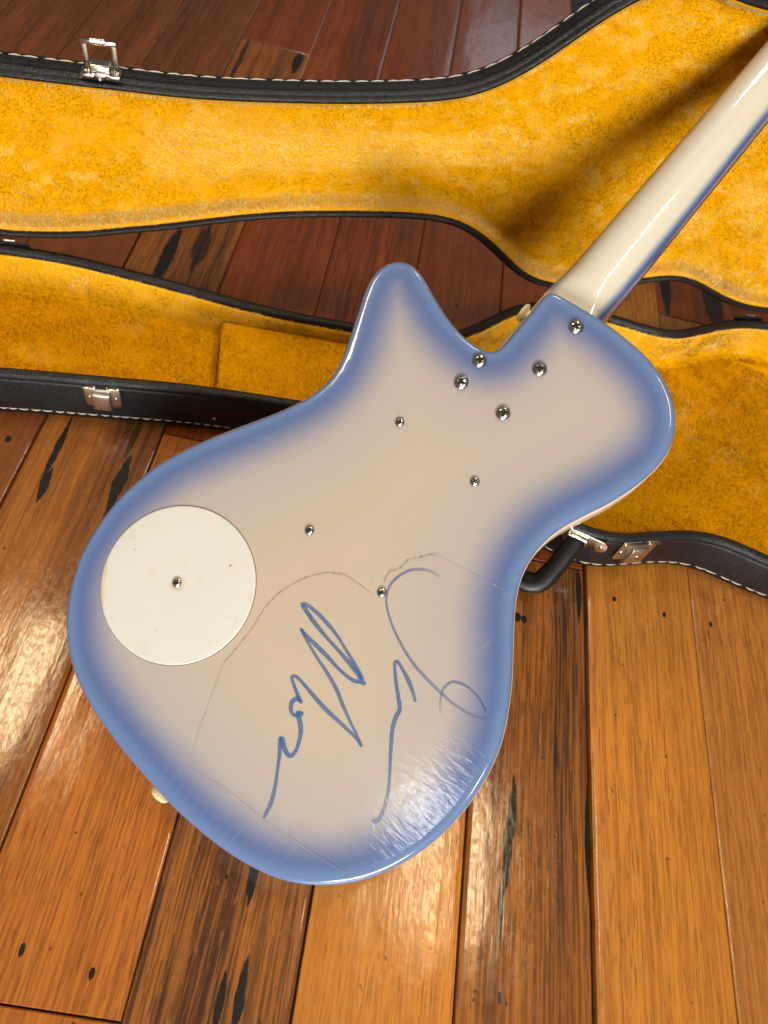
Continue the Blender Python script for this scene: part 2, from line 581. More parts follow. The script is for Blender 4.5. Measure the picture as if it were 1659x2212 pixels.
def sweep(profile, mapper, cap_last=None, cap_first=False, jitter=None):
    n = len(CO)
    vs = []
    for k, (d, z) in enumerate(profile):
        dd = d + (jitter[k] if jitter is not None else 0)
        p = CO - CN * (np.asarray(dd).reshape(-1, 1) if np.ndim(dd) else dd)
        vs.append(mapper(p, z))
    V = np.vstack(vs)
    F = []
    for k in range(len(profile) - 1):
        for i in range(n):
            j = (i + 1) % n
            F.append((k * n + i, k * n + j, (k + 1) * n + j, (k + 1) * n + i))
    if cap_last:
        F.append(tuple(range((len(profile) - 1) * n, len(profile) * n)))
    if cap_first:
        F.append(tuple(range(n)))
    return V, F


def arc(cx, cz, r, a0, a1, n):
    return [(cx - r * math.cos(math.radians(a)), cz + r * math.sin(math.radians(a))) for a in np.linspace(a0, a1, n)]


prof_bot = [(.011, .0005), (.004, .0010), (.0012, .003), (.0, .008), (0, .047), (.0004, .0490), (.0012, .0496)] + \
    arc(.0042, .0535, .0052, -30, 190, 11) + [(.0100, .046), (.0102, .030)]
V, F = sweep(prof_bot, bot, cap_first=True)
obj('bottom_shell', recalc(mesh('bottom_shell', V, F)), M_VINYL, case, angle=60)

prof_lid = [(.012, .0330), (.005, .0322), (.0016, .0298), (.0003, .026), (0, .022), (0, .0125), (.0005, .0112), (.0014, .0108)] + \
    arc(.0040, .0080, .0034, -40, 120, 7) + [(.0030, .0048)] + arc(.0048, .0030, .0032, 20, 200, 8) + [(.0098, .008), (.0102, .015)]
prof_lid = [(d, h) for d, h in prof_lid]
# in the lid the bead must bulge towards the rim (small h)
prof_lid = [(.012, .0330), (.005, .0322), (.0016, .0298), (.0003, .026), (0, .022), (0, .0125), (.0006, .0112)] + \
    [(.0036 - .0034 * math.cos(math.radians(a)), .0082 - .0030 * math.sin(math.radians(a))) for a in np.linspace(-20, 75, 6)] + \
    [(.0034, .0046)] + [(.0062 - .0030 * math.cos(math.radians(a)), .0042 - .0036 * math.sin(math.radians(a))) for a in np.linspace(10, 185, 9)] + \
    [(.0100, .010), (.0102, .016)]
V, F = sweep(prof_lid, lidmap, cap_first=True)
obj('lid_shell', recalc(mesh('lid_shell', V, F)), M_VINYL, case, angle=60)


# ---- plush lining: a padded backing and a pile of real fibres standing on it
def mat_plush_base():
    t = NT('plush_backing')
    co = t.coords()
    n = t.noise(co, 55, 4)
    c = t.mix(n, (0.74, 0.345, 0.002, 1), (0.86, 0.44, 0.003, 1))
    p = t.pbsdf(Base_Color=c, Roughness=0.95)
    p.inputs['Specular IOR Level'].default_value = 0.05
    t.put(p.inputs['Normal'], t.bump(t.noise(co, 700, 3), 0.8, 0.001))
    return t.m


def mat_pile():
    t = NT('plush_pile')
    tip = t.attr('tip')
    rnd = t.attr('tone')
    pale = t.attr('pale')
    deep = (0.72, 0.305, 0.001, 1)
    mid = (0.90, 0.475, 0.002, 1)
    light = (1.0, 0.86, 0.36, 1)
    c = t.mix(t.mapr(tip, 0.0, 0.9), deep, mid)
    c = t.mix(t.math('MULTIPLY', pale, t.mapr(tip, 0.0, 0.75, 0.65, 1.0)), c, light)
    hsv = t.n('ShaderNodeHueSaturation')
    t.put(hsv.inputs['Value'], t.mapr(rnd, 0, 1, 0.72, 1.18, smooth=False))
    t.put(hsv.inputs['Color'], c)
    vt = t.n('ShaderNodeVectorTransform', vector_type='NORMAL', convert_from='OBJECT', convert_to='WORLD')
    t.put(vt.inputs[0], t.attr('nap', 'Vector'))
    d = t.n('ShaderNodeBsdfDiffuse')
    t.put(d.inputs['Normal'], vt.outputs[0])
    t.put(d.inputs[0], hsv.outputs[0])
    tr = t.n('ShaderNodeBsdfTranslucent')
    t.put(tr.inputs[0], hsv.outputs[0])
    mx = t.n('ShaderNodeMixShader')
    mx.inputs[0].default_value = 0.22
    t.t.links.new(d.outputs[0], mx.inputs[1])
    t.t.links.new(tr.outputs[0], mx.inputs[2])
    gl = t.n('ShaderNodeBsdfAnisotropic')
    gl.inputs['Roughness'].default_value = 0.42
    gl.inputs[0].default_value = (1.0, 0.84, 0.32, 1)
    m2 = t.n('ShaderNodeMixShader')
    m2.inputs[0].default_value = 0.03
    t.t.links.new(mx.outputs[0], m2.inputs[1])
    t.t.links.new(gl.outputs[0], m2.inputs[2])
    t.t.links.new(m2.outputs[0], t.out.inputs[0])
    return t.m


M_BACK = mat_plush_base()
M_PILE = mat_pile()


def fibres(name, me, parent, density, length, width, keep=None, pale_fn=None, lean_fn=None, seed=0):
    me.calc_loop_triangles()
    nt = len(me.loop_triangles)
    tv = np.empty(nt * 3, np.int32)
    me.loop_triangles.foreach_get('vertices', tv)
    co = np.empty(len(me.vertices) * 3)
    me.vertices.foreach_get('co', co)
    co = co.reshape(-1, 3)
    T = co[tv.reshape(-1, 3)]
    nr = np.cross(T[:, 1] - T[:, 0], T[:, 2] - T[:, 0])
    ar = np.linalg.norm(nr, axis=1) / 2
    nr /= (2 * ar[:, None] + 1e-15)
    cen = T.mean(1)
    if keep is not None:
        ar = np.where(keep(cen) if len(cen) else ar, ar, 0)
    g = np.random.default_rng(seed)
    N = int(ar.sum() * 1e6 * density)
    idx = g.choice(nt, N, p=ar / ar.sum())
    r1, r2 = np.sqrt(g.random(N)), g.random(N)
    t = T[idx]
    P = t[:, 0] * (1 - r1)[:, None] + t[:, 1] * (r1 * (1 - r2))[:, None] + t[:, 2] * (r1 * r2)[:, None]
    Nn = nr[idx]
    if keep is not None:
        ok = keep(P)
        P, Nn = P[ok], Nn[ok]
        N = len(P)
    # direction the nap is brushed in: wandering patches
    ang = 2 * math.pi * (1.6 * fbm(P * 30, seed + 3, 3) + 0.35 * g.random(N))
    ref = np.where(np.abs(Nn[:, :1]) < 0.9, np.array([[1.0, 0, 0]]), np.array([[0, 1.0, 0]]))
    t1 = np.cross(Nn, ref)
    t1 /= np.linalg.norm(t1, axis=1)[:, None]
    t2 = np.cross(Nn, t1)
    tan = t1 * np.cos(ang)[:, None] + t2 * np.sin(ang)[:, None]
    if lean_fn is not None:
        tan = tan * 0.55 + lean_fn(P, Nn)
        tan -= Nn * (tan * Nn).sum(1)[:, None]
        tan /= np.linalg.norm(tan, axis=1)[:, None] + 1e-9
    crush = np.clip((fbm(P * 46, seed + 9, 3) - 0.40) * 3.6, 0, 1)
    pale = np.clip((fbm(P * np.array([70, 70, 110]), seed + 21, 4) - 0.50) * 10.0, 0, 1) * (0.30 + 0.70 * np.clip((fbm(P * 17, seed + 31, 2) - 0.38) * 3.4, 0, 1))
    if pale_fn is not None:
        pp, cc = pale_fn(P, g)
        pale = np.clip(pale + pp, 0, 1)
        crush = np.clip(crush + cc, 0, 1)
    phi = np.radians(22 + 50 * crush + g.normal(0, 9, N))
    L = length * (0.75 + 0.5 * g.random(N))
    D = Nn * np.cos(phi)[:, None] + tan * np.sin(phi)[:, None]
    side = np.cross(D, g.normal(size=(N, 3)))
    side /= np.linalg.norm(side, axis=1)[:, None] + 1e-9
    wv = width * (0.7 + 0.6 * g.random(N))
    a = P - side * (wv / 2)[:, None] - Nn * 0.0003
    b = P + side * (wv / 2)[:, None] - Nn * 0.0003
    c = P + D * L[:, None]
    V = np.stack([a, b, c], 1).reshape(-1, 3)
    m2 = bpy.data.meshes.new(name)
    m2.vertices.add(3 * N)
    m2.vertices.foreach_set('co', V.ravel())
    m2.loops.add(3 * N)
    m2.loops.foreach_set('vertex_index', np.arange(3 * N, dtype=np.int32))
    m2.polygons.add(N)
    m2.polygons.foreach_set('loop_start', np.arange(0, 3 * N, 3, dtype=np.int32))
    m2.update(calc_edges=True)
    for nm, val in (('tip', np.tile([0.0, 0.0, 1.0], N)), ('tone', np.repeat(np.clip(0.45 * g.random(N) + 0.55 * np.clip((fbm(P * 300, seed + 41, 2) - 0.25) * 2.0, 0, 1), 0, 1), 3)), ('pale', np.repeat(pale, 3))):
        at = m2.attributes.new(nm, 'FLOAT', 'POINT')
        at.data.foreach_set('value', val.astype(np.float32))
    # the nap shades as a brushed surface: each fibre carries the pile's own normal
    n_up = Nn * np.sin(phi)[:, None] - tan * np.cos(phi)[:, None]
    nm = Nn * 0.8 + n_up * 0.62 + g.normal(0, 0.08, (N, 3))
    nm /= np.linalg.norm(nm, axis=1)[:, None]
    at = m2.attributes.new('nap', 'FLOAT_VECTOR', 'POINT')
    at.data.foreach_set('vector', np.repeat(nm, 3, axis=0).ravel().astype(np.float32))
    m2.materials.append(M_PILE)
    o = bpy.data.objects.new(name, m2)
    COL.objects.link(o)
    o.parent = parent
    o['kind'] = 'stuff'
    return o


n_o = len(CO)
wob = [0.0012 * (vnoise(np.column_stack([CO * 24, np.full(n_o, k * 0.35)]), 5) - 0.5) * (0 if k < 2 else 1) for k in range(9)]
prof_lb = [(.0085, .0500), (.0102, .0520), (.0122, .0500), (.0130, .042), (.0134, .030), (.0142, .020), (.0168, .0142), (.0215, .0122), (.024, .0120)]
V, F = sweep(prof_lb, bot, cap_last=True, jitter=wob)
me_lb = recalc(mesh('tray_lining', V, F))
# normals must look up / inwards
if sum(p.normal.z * p.area for p in me_lb.polygons) < 0:
    me_lb.flip_normals()
lin_b = obj('tray_lining', me_lb, M_BACK, case, angle=70)
prof_ll = [(.0085, .0060), (.0104, .0040), (.0124, .0060), (.0132, .010), (.0138, .016), (.0150, .0215), (.0180, .0248), (.0215, .0258), (.024, .0260)]
V, F = sweep(prof_ll, lidmap, cap_last=True, jitter=wob)
me_ll = recalc(mesh('lid_lining', V, F))
if sum(-p.normal.y * p.area for p in me_ll.polygons) < 0:
    me_ll.flip_normals()
lin_l = obj('lid_lining', me_ll, M_BACK, case, angle=70)


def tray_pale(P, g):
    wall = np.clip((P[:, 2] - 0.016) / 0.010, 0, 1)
    return wall * (0.85 + 0.45 * fbm(P * 40, 77, 2)) - 0.45 * (1 - wall), wall * 0.15  # shading painted into the pile: walls paler, tray floor deeper


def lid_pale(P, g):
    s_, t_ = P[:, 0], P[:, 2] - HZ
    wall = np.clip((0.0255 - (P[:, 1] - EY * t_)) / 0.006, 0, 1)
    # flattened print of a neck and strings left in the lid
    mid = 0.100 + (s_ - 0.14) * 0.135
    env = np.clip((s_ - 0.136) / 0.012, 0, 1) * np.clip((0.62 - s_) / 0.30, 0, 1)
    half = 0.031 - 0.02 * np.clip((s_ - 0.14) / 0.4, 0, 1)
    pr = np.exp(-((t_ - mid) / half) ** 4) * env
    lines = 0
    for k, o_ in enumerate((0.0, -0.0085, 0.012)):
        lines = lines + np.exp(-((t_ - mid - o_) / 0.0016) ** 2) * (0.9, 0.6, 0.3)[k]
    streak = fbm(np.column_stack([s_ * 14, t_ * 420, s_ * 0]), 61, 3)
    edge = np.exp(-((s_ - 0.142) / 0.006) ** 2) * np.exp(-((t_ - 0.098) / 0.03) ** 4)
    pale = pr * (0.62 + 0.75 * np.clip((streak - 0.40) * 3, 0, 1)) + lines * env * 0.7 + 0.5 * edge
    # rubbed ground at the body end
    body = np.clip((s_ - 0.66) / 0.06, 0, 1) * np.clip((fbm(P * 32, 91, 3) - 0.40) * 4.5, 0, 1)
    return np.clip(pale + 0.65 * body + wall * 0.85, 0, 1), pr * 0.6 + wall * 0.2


def brush_lid(P, Nn):
    s_, t_ = P[:, 0], P[:, 2] - HZ
    mid = 0.100 + (s_ - 0.14) * 0.135
    env = np.clip((s_ - 0.136) / 0.012, 0, 1) * np.clip((0.62 - s_) / 0.30, 0, 1)
    pr = np.exp(-((t_ - mid) / 0.03) ** 4) * env
    wall = np.clip((0.0255 - (P[:, 1] - EY * t_)) / 0.006, 0, 1)
    return np.column_stack([1.4 * pr, 1.3 * wall, -0.25 + 0 * pr])


def brush_tray(P, Nn):
    wall = np.clip((P[:, 2] - 0.016) / 0.010, 0, 1)
    return np.column_stack([0.1 + 0 * wall, -0.3 * (1 - wall), 0.5 * wall])


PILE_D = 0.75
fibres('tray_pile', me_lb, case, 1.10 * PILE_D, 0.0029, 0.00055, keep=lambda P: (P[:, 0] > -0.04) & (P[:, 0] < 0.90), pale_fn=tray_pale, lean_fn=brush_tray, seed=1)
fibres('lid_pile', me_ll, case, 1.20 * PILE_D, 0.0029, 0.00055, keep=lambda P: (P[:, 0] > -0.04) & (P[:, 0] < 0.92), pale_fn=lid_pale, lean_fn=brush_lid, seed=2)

# raised accessory box in the neck end of the tray
bx = [(.212, -.0605), (.345, -.0760), (.352, -.176), (.212, -.163)]
bm = bmesh.new()
lo = [bm.verts.new((x, y, 0.0105)) for x, y in bx]
hi = [bm.verts.new((x, y, 0.0385)) for x, y in bx]
bm.faces.new(hi)
bm.faces.new(lo[::-1])
for i in range(4):
    j = (i + 1) % 4
    bm.faces.new((lo[i], lo[j], hi[j], hi[i]))
bmesh.ops.bevel(bm, geom=[e for e in bm.edges if max(v.co.z for v in e.verts) > 0.03], offset=0.005, segments=4, profile=0.5, affect='EDGES')
me_bx = bm_mesh('accessory_box', bm)
abox = obj('accessory_box', me_bx, M_BACK, case, angle=80)
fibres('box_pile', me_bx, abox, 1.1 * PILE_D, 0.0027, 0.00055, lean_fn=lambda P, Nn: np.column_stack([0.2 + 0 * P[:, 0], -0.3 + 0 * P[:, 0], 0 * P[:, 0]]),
       pale_fn=lambda P, g: (-0.55 + 0 * P[:, 0], 0 * P[:, 0]), seed=3)  # pile colour deepened to paint in the box's shading

# ---- stitching: one short bowed thread per stitch, seam by seam
arc_len = np.r_[0, np.cumsum(np.linalg.norm(np.diff(np.vstack([CO, CO[:1]]), axis=0), axis=1))]
TOT = arc_len[-1]


def at_len(d):
    d = np.mod(d, TOT)
    x = np.interp(d, arc_len, np.r_[CO[:, 0], CO[0, 0]])
    y = np.interp(d, arc_len, np.r_[CO[:, 1], CO[0, 1]])
    nx = np.interp(d, arc_len, np.r_[CN[:, 0], CN[0, 0]])
    ny = np.interp(d, arc_len, np.r_[CN[:, 1], CN[0, 1]])
    nn = np.hypot(nx, ny)
    return np.array([x, y]), np.array([nx, ny]) / nn


def stitches(name, mapper, zc, dirz, pitch, r=0.00054, keep=None):
    vs, fs = [], []
    d0 = 0.0
    while d0 < TOT - 0.02:
        pt = pitch(at_len(d0)[0][0]) * random.uniform(0.88, 1.12)
        ln = pt * 0.84
        d0 += pt
        ctr, _ = at_len(d0 + ln / 2)
        if keep is not None and not keep(ctr):
            continue
        jl = 1 + random.uniform(-0.1, 0.1)
        base = len(vs)
        M = 6
        for m in range(M):
            tt = m / (M - 1)
            p, nv = at_len(d0 + ln * jl * tt)
            bow = 0.00035 * math.sin(math.pi * tt)
            rr = r * (0.55 + 0.6 * math.sin(math.pi * tt)) 
            dz = dirz * (0.0007 * math.sin(math.pi * tt))
            for q in range(6):
                a = q * math.pi / 3
                pp = p + nv * (bow - 0.0002 + 0.7 * rr * math.cos(a))
                vs.append(tuple(mapper(np.array([pp]), zc + dz + rr * 1.25 * math.sin(a))[0]))
        for m in range(M - 1):
            for q in range(6):
                q2 = (q + 1) % 6
                fs.append((base + m * 6 + q, base + m * 6 + q2, base + (m + 1) * 6 + q2, base + (m + 1) * 6 + q))
    o = obj(name, recalc(mesh(name, vs, fs)), M_THREAD, case)
    o['kind'] = 'stuff'
    return o


vis = lambda c: -0.06 < c[0] < 0.95
stitches('bottom_stitching', bot, 0.0100, -1, lambda x: 0.0098 if x < 0.35 else 0.0132, keep=vis)
stitches('lid_stitching', lidmap, 0.0236, 1, lambda x: 0.0148, keep=vis)


# ---- metal fittings
def wall_frame(s, tol=None, front=True, lid=False):
    """frame on the outer wall near s on the front side: origin, along, out (in case space), up"""
    d = np.abs(CO[:, 0] - s) + (CO[:, 1] > -0.09) * 10
    i = int(np.argmin(d))
    p, nv = CO[i], CN[i]
    return p, nv, np.array([nv[1], -nv[0]])


def frame_bottom(s, z):
    p, nv, tv = wall_frame(s)
    if tv[0] < 0:
        tv = -tv
    X = Vector((tv[0], tv[1], 0))
    O_ = Vector((nv[0], nv[1], 0))
    Z_ = Vector((0, 0, 1))
    # local x = along wall, local y = up, local z = outwards
    m = Matrix([[X.x, Z_.x, O_.x, p[0]], [X.y, Z_.y, O_.y, p[1]], [X.z, Z_.z, O_.z, z], [0, 0, 0, 1]])
    return m


def frame_lid(s, h):
    p, nv, tv = wall_frame(s)
    if tv[0] < 0:
        tv = -tv
    f = lambda q, hh: Vector(lidmap(np.array([q]), hh)[0])
    o_ = f(p, h)
    X = (f(p + tv * 0.01, h) - o_).normalized()
    O_ = (f(p + nv * 0.01, h) - o_).normalized()
    Z_ = (f(p, h - 0.01) - o_).normalized()   # towards the rim
    m = Matrix([[X.x, Z_.x, O_.x, o_.x], [X.y, Z_.y, O_.y, o_.y], [X.z, Z_.z, O_.z, o_.z], [0, 0, 0, 1]])
    return m


def T(x, y, z):
    return Matrix.Translation((x, y, z))


def rounded_plate(w_, h_, r, th, bev=0.0004, top_square=True):
    """plate in xy, rounded lower corners, thickness along +z from 0"""
    pts = []
    corners = [(w_ / 2, h_ / 2, 0), (-w_ / 2, h_ / 2, 1), (-w_ / 2, -h_ / 2, 2), (w_ / 2, -h_ / 2, 3)]
    for cx, cy, k in corners:
        rr = 0.0008 if (top_square and k in (0, 1)) else r
        ox, oy = cx - math.copysign(rr, cx), cy - math.copysign(rr, cy)
        for a in np.linspace(0, 90, 6):
            aa = math.radians(a + 90 * k)
            pts.append((ox + rr * math.cos(aa), oy + rr * math.sin(aa)))
    bm = bmesh.new()
    a_ = [bm.verts.new((x, y, 0)) for x, y in pts]
    f = bm.faces.new(a_)
    r_ = bmesh.ops.extrude_face_region(bm, geom=[f])
    nv_ = [v for v in r_['geom'] if isinstance(v, bmesh.types.BMVert)]
    for v in nv_:
        v.co.z = th
    bm.normal_update()
    te = [e for e in bm.edges if all(v.co.z > th * 0.5 for v in e.verts)]
    bmesh.ops.bevel(bm, geom=te, offset=bev, segments=2, profile=0.5, affect='EDGES')
    return bm


def xf(bm, m):
    for v in bm.verts:
        v.co = m @ v.co
    return bm


def dome_bm(r, h, n=20, rings=5):
    bm = bmesh.new()
    rows = []
    for k in range(rings + 1):
        a = k / rings * math.pi / 2
        rr, zz = r * math.cos(a), h * math.sin(a)
        if k == rings:
            rows.append([bm.verts.new((0, 0, h))])
        else:
            rows.append([bm.verts.new((rr * math.cos(2 * math.pi * i / n), rr * math.sin(2 * math.pi * i / n), zz)) for i in range(n)])
    for k in range(rings):
        for i in range(n):
            j = (i + 1) % n
            if k == rings - 1:
                bm.faces.new((rows[k][i], rows[k][j], rows[k + 1][0]))
            else:
                bm.faces.new((rows[k][i], rows[k][j], rows[k + 1][j], rows[k + 1][i]))
    return bm


def catch(name, s, zc, key=False, wid=0.0325, hei=0.0275):
    fm = frame_bottom(s, zc)
    pl = obj(name, bm_mesh('plate', xf(rounded_plate(wid, hei, 0.006, 0.0011), fm @ T(0, 0, 0.0006))), M_OLDNICKEL, case, angle=40)
    # turned-over top edge with the slot the hasp drops into
    for sx in (-1, 1):
        bm = bmesh.new()
        box_bm(bm, (wid * 0.33, 0.0016, 0.0042), fm @ T(sx * wid * 0.335, hei / 2 - 0.0004, 0.0024), 0.0005)
        obj('folded_edge', bm_mesh('edge', bm), M_NICKEL, pl)
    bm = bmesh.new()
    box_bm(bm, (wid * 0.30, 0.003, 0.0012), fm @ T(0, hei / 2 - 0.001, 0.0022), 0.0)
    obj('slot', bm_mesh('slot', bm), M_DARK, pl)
    bm = bmesh.new()
    box_bm(bm, (wid * 0.50, hei * 0.74, 0.0072), fm @ T(0.0, -hei * 0.06, 0.0048), 0.0011, 3)
    obj('lock_housing' if key else 'catch_housing', bm_mesh('housing', bm), M_OLDNICKEL, pl)
    if key:
        bm = bmesh.new()
        bmesh.ops.create_cone(bm, cap_ends=True, segments=20, radius1=0.0036, radius2=0.0033, depth=0.0012)
        obj('lock_barrel', bm_mesh('barrel', xf(bm, fm @ T(0.001, -hei * 0.08, 0.0088))), M_NICKEL, pl)
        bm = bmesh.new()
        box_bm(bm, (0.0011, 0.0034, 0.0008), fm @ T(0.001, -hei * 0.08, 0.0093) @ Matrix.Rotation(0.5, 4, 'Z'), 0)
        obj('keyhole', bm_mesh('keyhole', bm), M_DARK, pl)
    for sx in (-1, 1):
        bm = xf(dome_bm(0.0021, 0.0011, 16, 4), fm @ T(sx * wid * 0.37, -hei * 0.04, 0.0016))
        obj('rivet', bm_mesh('rivet', bm), M_NICKEL, pl)
    return pl


catch('latch_catch', 0.112, 0.0385)
catch('lock', 0.612, 0.0395, key=True, wid=0.037, hei=0.031)

# lid latch: plate on the lid's upper wall, a domed spring cover and the standing loop
fm = frame_lid(0.112, 0.0105)
lt = obj('lid_latch', bm_mesh('plate', xf(rounded_plate(0.0325, 0.0170, 0.004, 0.0011, top_square=True), fm @ T(0, 0, 0.0004))), M_NICKEL, case, angle=40)
for sx in (-1, 1):
    bm = bmesh.new()
    box_bm(bm, (0.0118, 0.0030, 0.0024), fm @ T(sx * 0.0102, 0.0078, 0.0016), 0.0006)
    obj('folded_edge', bm_mesh('edge', bm), M_NICKEL, lt)
bm = bmesh.new()
box_bm(bm, (0.0178, 0.0125, 0.0085), fm @ T(0, -0.0004, 0.0045), 0.0022, 4)
obj('spring_cover', bm_mesh('cover', bm), M_NICKEL, lt)
bm = bmesh.new()
bmesh.ops.create_cone(bm, cap_ends=True, segments=20, radius1=0.0048, radius2=0.0044, depth=0.0022)
obj('tongue', bm_mesh('tongue', xf(bm, fm @ T(0, 0.0074, 0.0012))), M_NICKEL, lt)
for sx in (-1, 1):
    bm = xf(dome_bm(0.0021, 0.0010, 16, 4), fm @ T(sx * 0.0128, -0.0002, 0.0014))
    obj('rivet', bm_mesh('rivet', bm), M_NICKEL, lt)
# loop: flat bars standing off the wall (local z) and leaning back
lm = fm @ T(0, -0.0035, 0.0012) @ Matrix.Rotation(math.radians(0), 4, 'X')
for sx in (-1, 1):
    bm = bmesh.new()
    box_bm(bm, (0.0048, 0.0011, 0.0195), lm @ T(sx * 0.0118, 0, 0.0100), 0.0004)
    obj('loop_bar', bm_mesh('bar', bm), M_BARREFL, lt)
bm = bmesh.new()
box_bm(bm, (0.0288, 0.0015, 0.0036), lm @ T(0, 0, 0.0212), 0.0005)
obj('loop_end', bm_mesh('end', bm), M_NICKEL, lt)
bm = bmesh.new()
bmesh.ops.create_cone(bm, cap_ends=True, segments=16, radius1=0.0027, radius2=0.0027, depth=0.0118)
xf(bm, lm @ T(0, -0.0004, 0.0224) @ Matrix.Rotation(math.pi / 2, 4, 'Y'))
obj('loop_hook', bm_mesh('hook', bm), M_NICKEL, lt)

# lone rivet low on the front wall
fm = frame_bottom(0.213, 0.0205)
obj('rivet', bm_mesh('rivet', xf(dome_bm(0.0019, 0.0010, 16, 4), fm)), M_OLDNICKEL, case)


# carrying handle, flopped outwards from the slanting front wall
def tube(path, radii, n=14, flat=1.0, upv=Vector((0, 0, 1))):
    bm = bmesh.new()
    rows = []
    P_ = [Vector(p) for p in path]
    for k, p in enumerate(P_):
        tg = (P_[min(k + 1, len(P_) - 1)] - P_[max(k - 1, 0)]).normalized()
        a_ = tg.cross(upv)
        if a_.length < 1e-5:
            a_ = tg.cross(Vector((1, 0, 0)))
        a_.normalize()
        b_ = a_.cross(tg)
        rows.append([bm.verts.new(p + a_ * radii[k] * math.cos(2 * math.pi * i / n) + b_ * radii[k] * flat * math.sin(2 * math.pi * i / n)) for i in range(n)])
    for k in range(len(rows) - 1):
        for i in range(n):
            j = (i + 1) % n
            bm.faces.new((rows[k][i], rows[k][j], rows[k + 1][j], rows[k + 1][i]))
    bm.faces.new(rows[0])
    bm.faces.new(rows[-1][::-1])
    return bm


def front_pt(s, out, z):
    p, nv, tv = wall_frame(s)
    q = p + nv * out
    return (q[0], q[1], z)


H1, H2 = 0.553, 0.455      # where the two brackets sit along the wall
c1, c2 = Vector(front_pt(H1, 0.006, 0.047)), Vector(front_pt(H2, 0.006, 0.047))
pn = Vector(front_pt(0.514, 0.010, 0)) - Vector(front_pt(0.514, 0, 0))
pn.normalize()
al = (c2 - c1).normalized()
dz = lambda q: Vector((0, 0, q))
half = [c1, c1 + pn * 0.0129 + dz(-0.006), c1 + pn * 0.0258 + dz(-0.013), c1 + pn * 0.0386 + al * 0.001 + dz(-0.020), c1 + pn * 0.0465 + al * 0.004 + dz(-0.025),
        c1 + pn * 0.0501 + al * 0.012 + dz(-0.028), c1 + pn * 0.0511 + al * 0.024 + dz(-0.029)]
half2 = [c2, c2 + pn * 0.0129 + dz(-0.006), c2 + pn * 0.0258 + dz(-0.013), c2 + pn * 0.0386 - al * 0.001 + dz(-0.020), c2 + pn * 0.0465 - al * 0.004 + dz(-0.025),
         c2 + pn * 0.0501 - al * 0.012 + dz(-0.028), c2 + pn * 0.0511 - al * 0.024 + dz(-0.029)]
key = half + half2[::-1]
kp = catmull(np.array([tuple(k) for k in key]), 44, closed=False)
rad = [0.0092 + 0.0024 * min(1, max(0, (min(i, 43 - i) - 6) / 10)) for i in range(44)]
M_HANDLE = mat_simple('handle_vinyl', (0.005, 0.0055, 0.007, 1), 0.42, bump=0.5, bscale=700, bdist=0.0004)
hd = obj('handle', bm_mesh('handle', tube(kp, rad, 18, 0.72)), M_HANDLE, case)
for hs, sg in ((H1, 1), (H2, -1)):
    fmh = frame_bottom(hs, 0.047)
    bm = rounded_plate(0.044, 0.017, 0.0075, 0.0012, top_square=False)
    obj('handle_bracket', bm_mesh('bracket', xf(bm, fmh @ T(sg * 0.007, 0, 0.0008))), M_NICKEL, hd)
    bm = bmesh.new()
    box_bm(bm, (0.022, 0.013, 0.006), fmh @ T(-sg * 0.001, 0, 0.0042), 0.0022, 3)
    obj('bracket_loop', bm_mesh('loop', bm), M_NICKEL, hd)
    obj('rivet', bm_mesh('rivet', xf(dome_bm(0.0024, 0.0012, 16, 4), fmh @ T(sg * 0.0235, 0, 0.0018))), M_NICKEL, hd)

# hinges between tray and lid
for hs in (0.0, 0.835):
    bm = bmesh.new()
    box_bm(bm, (0.036, 0.0012, 0.014), T(hs, 0.0012, 0.0525), 0.0004)
    hg = obj('hinge', bm_mesh('hinge', bm), M_VINYL, case)
    bm = bmesh.new()
    bmesh.ops.create_cone(bm, cap_ends=True, segments=14, radius1=0.0018, radius2=0.0018, depth=0.010)
    obj('hinge_pin', bm_mesh('pin', xf(bm, T(hs, 0.0022, 0.0612) @ Matrix.Rotation(math.pi / 2, 4, 'Y'))), M_OLDNICKEL, hg)

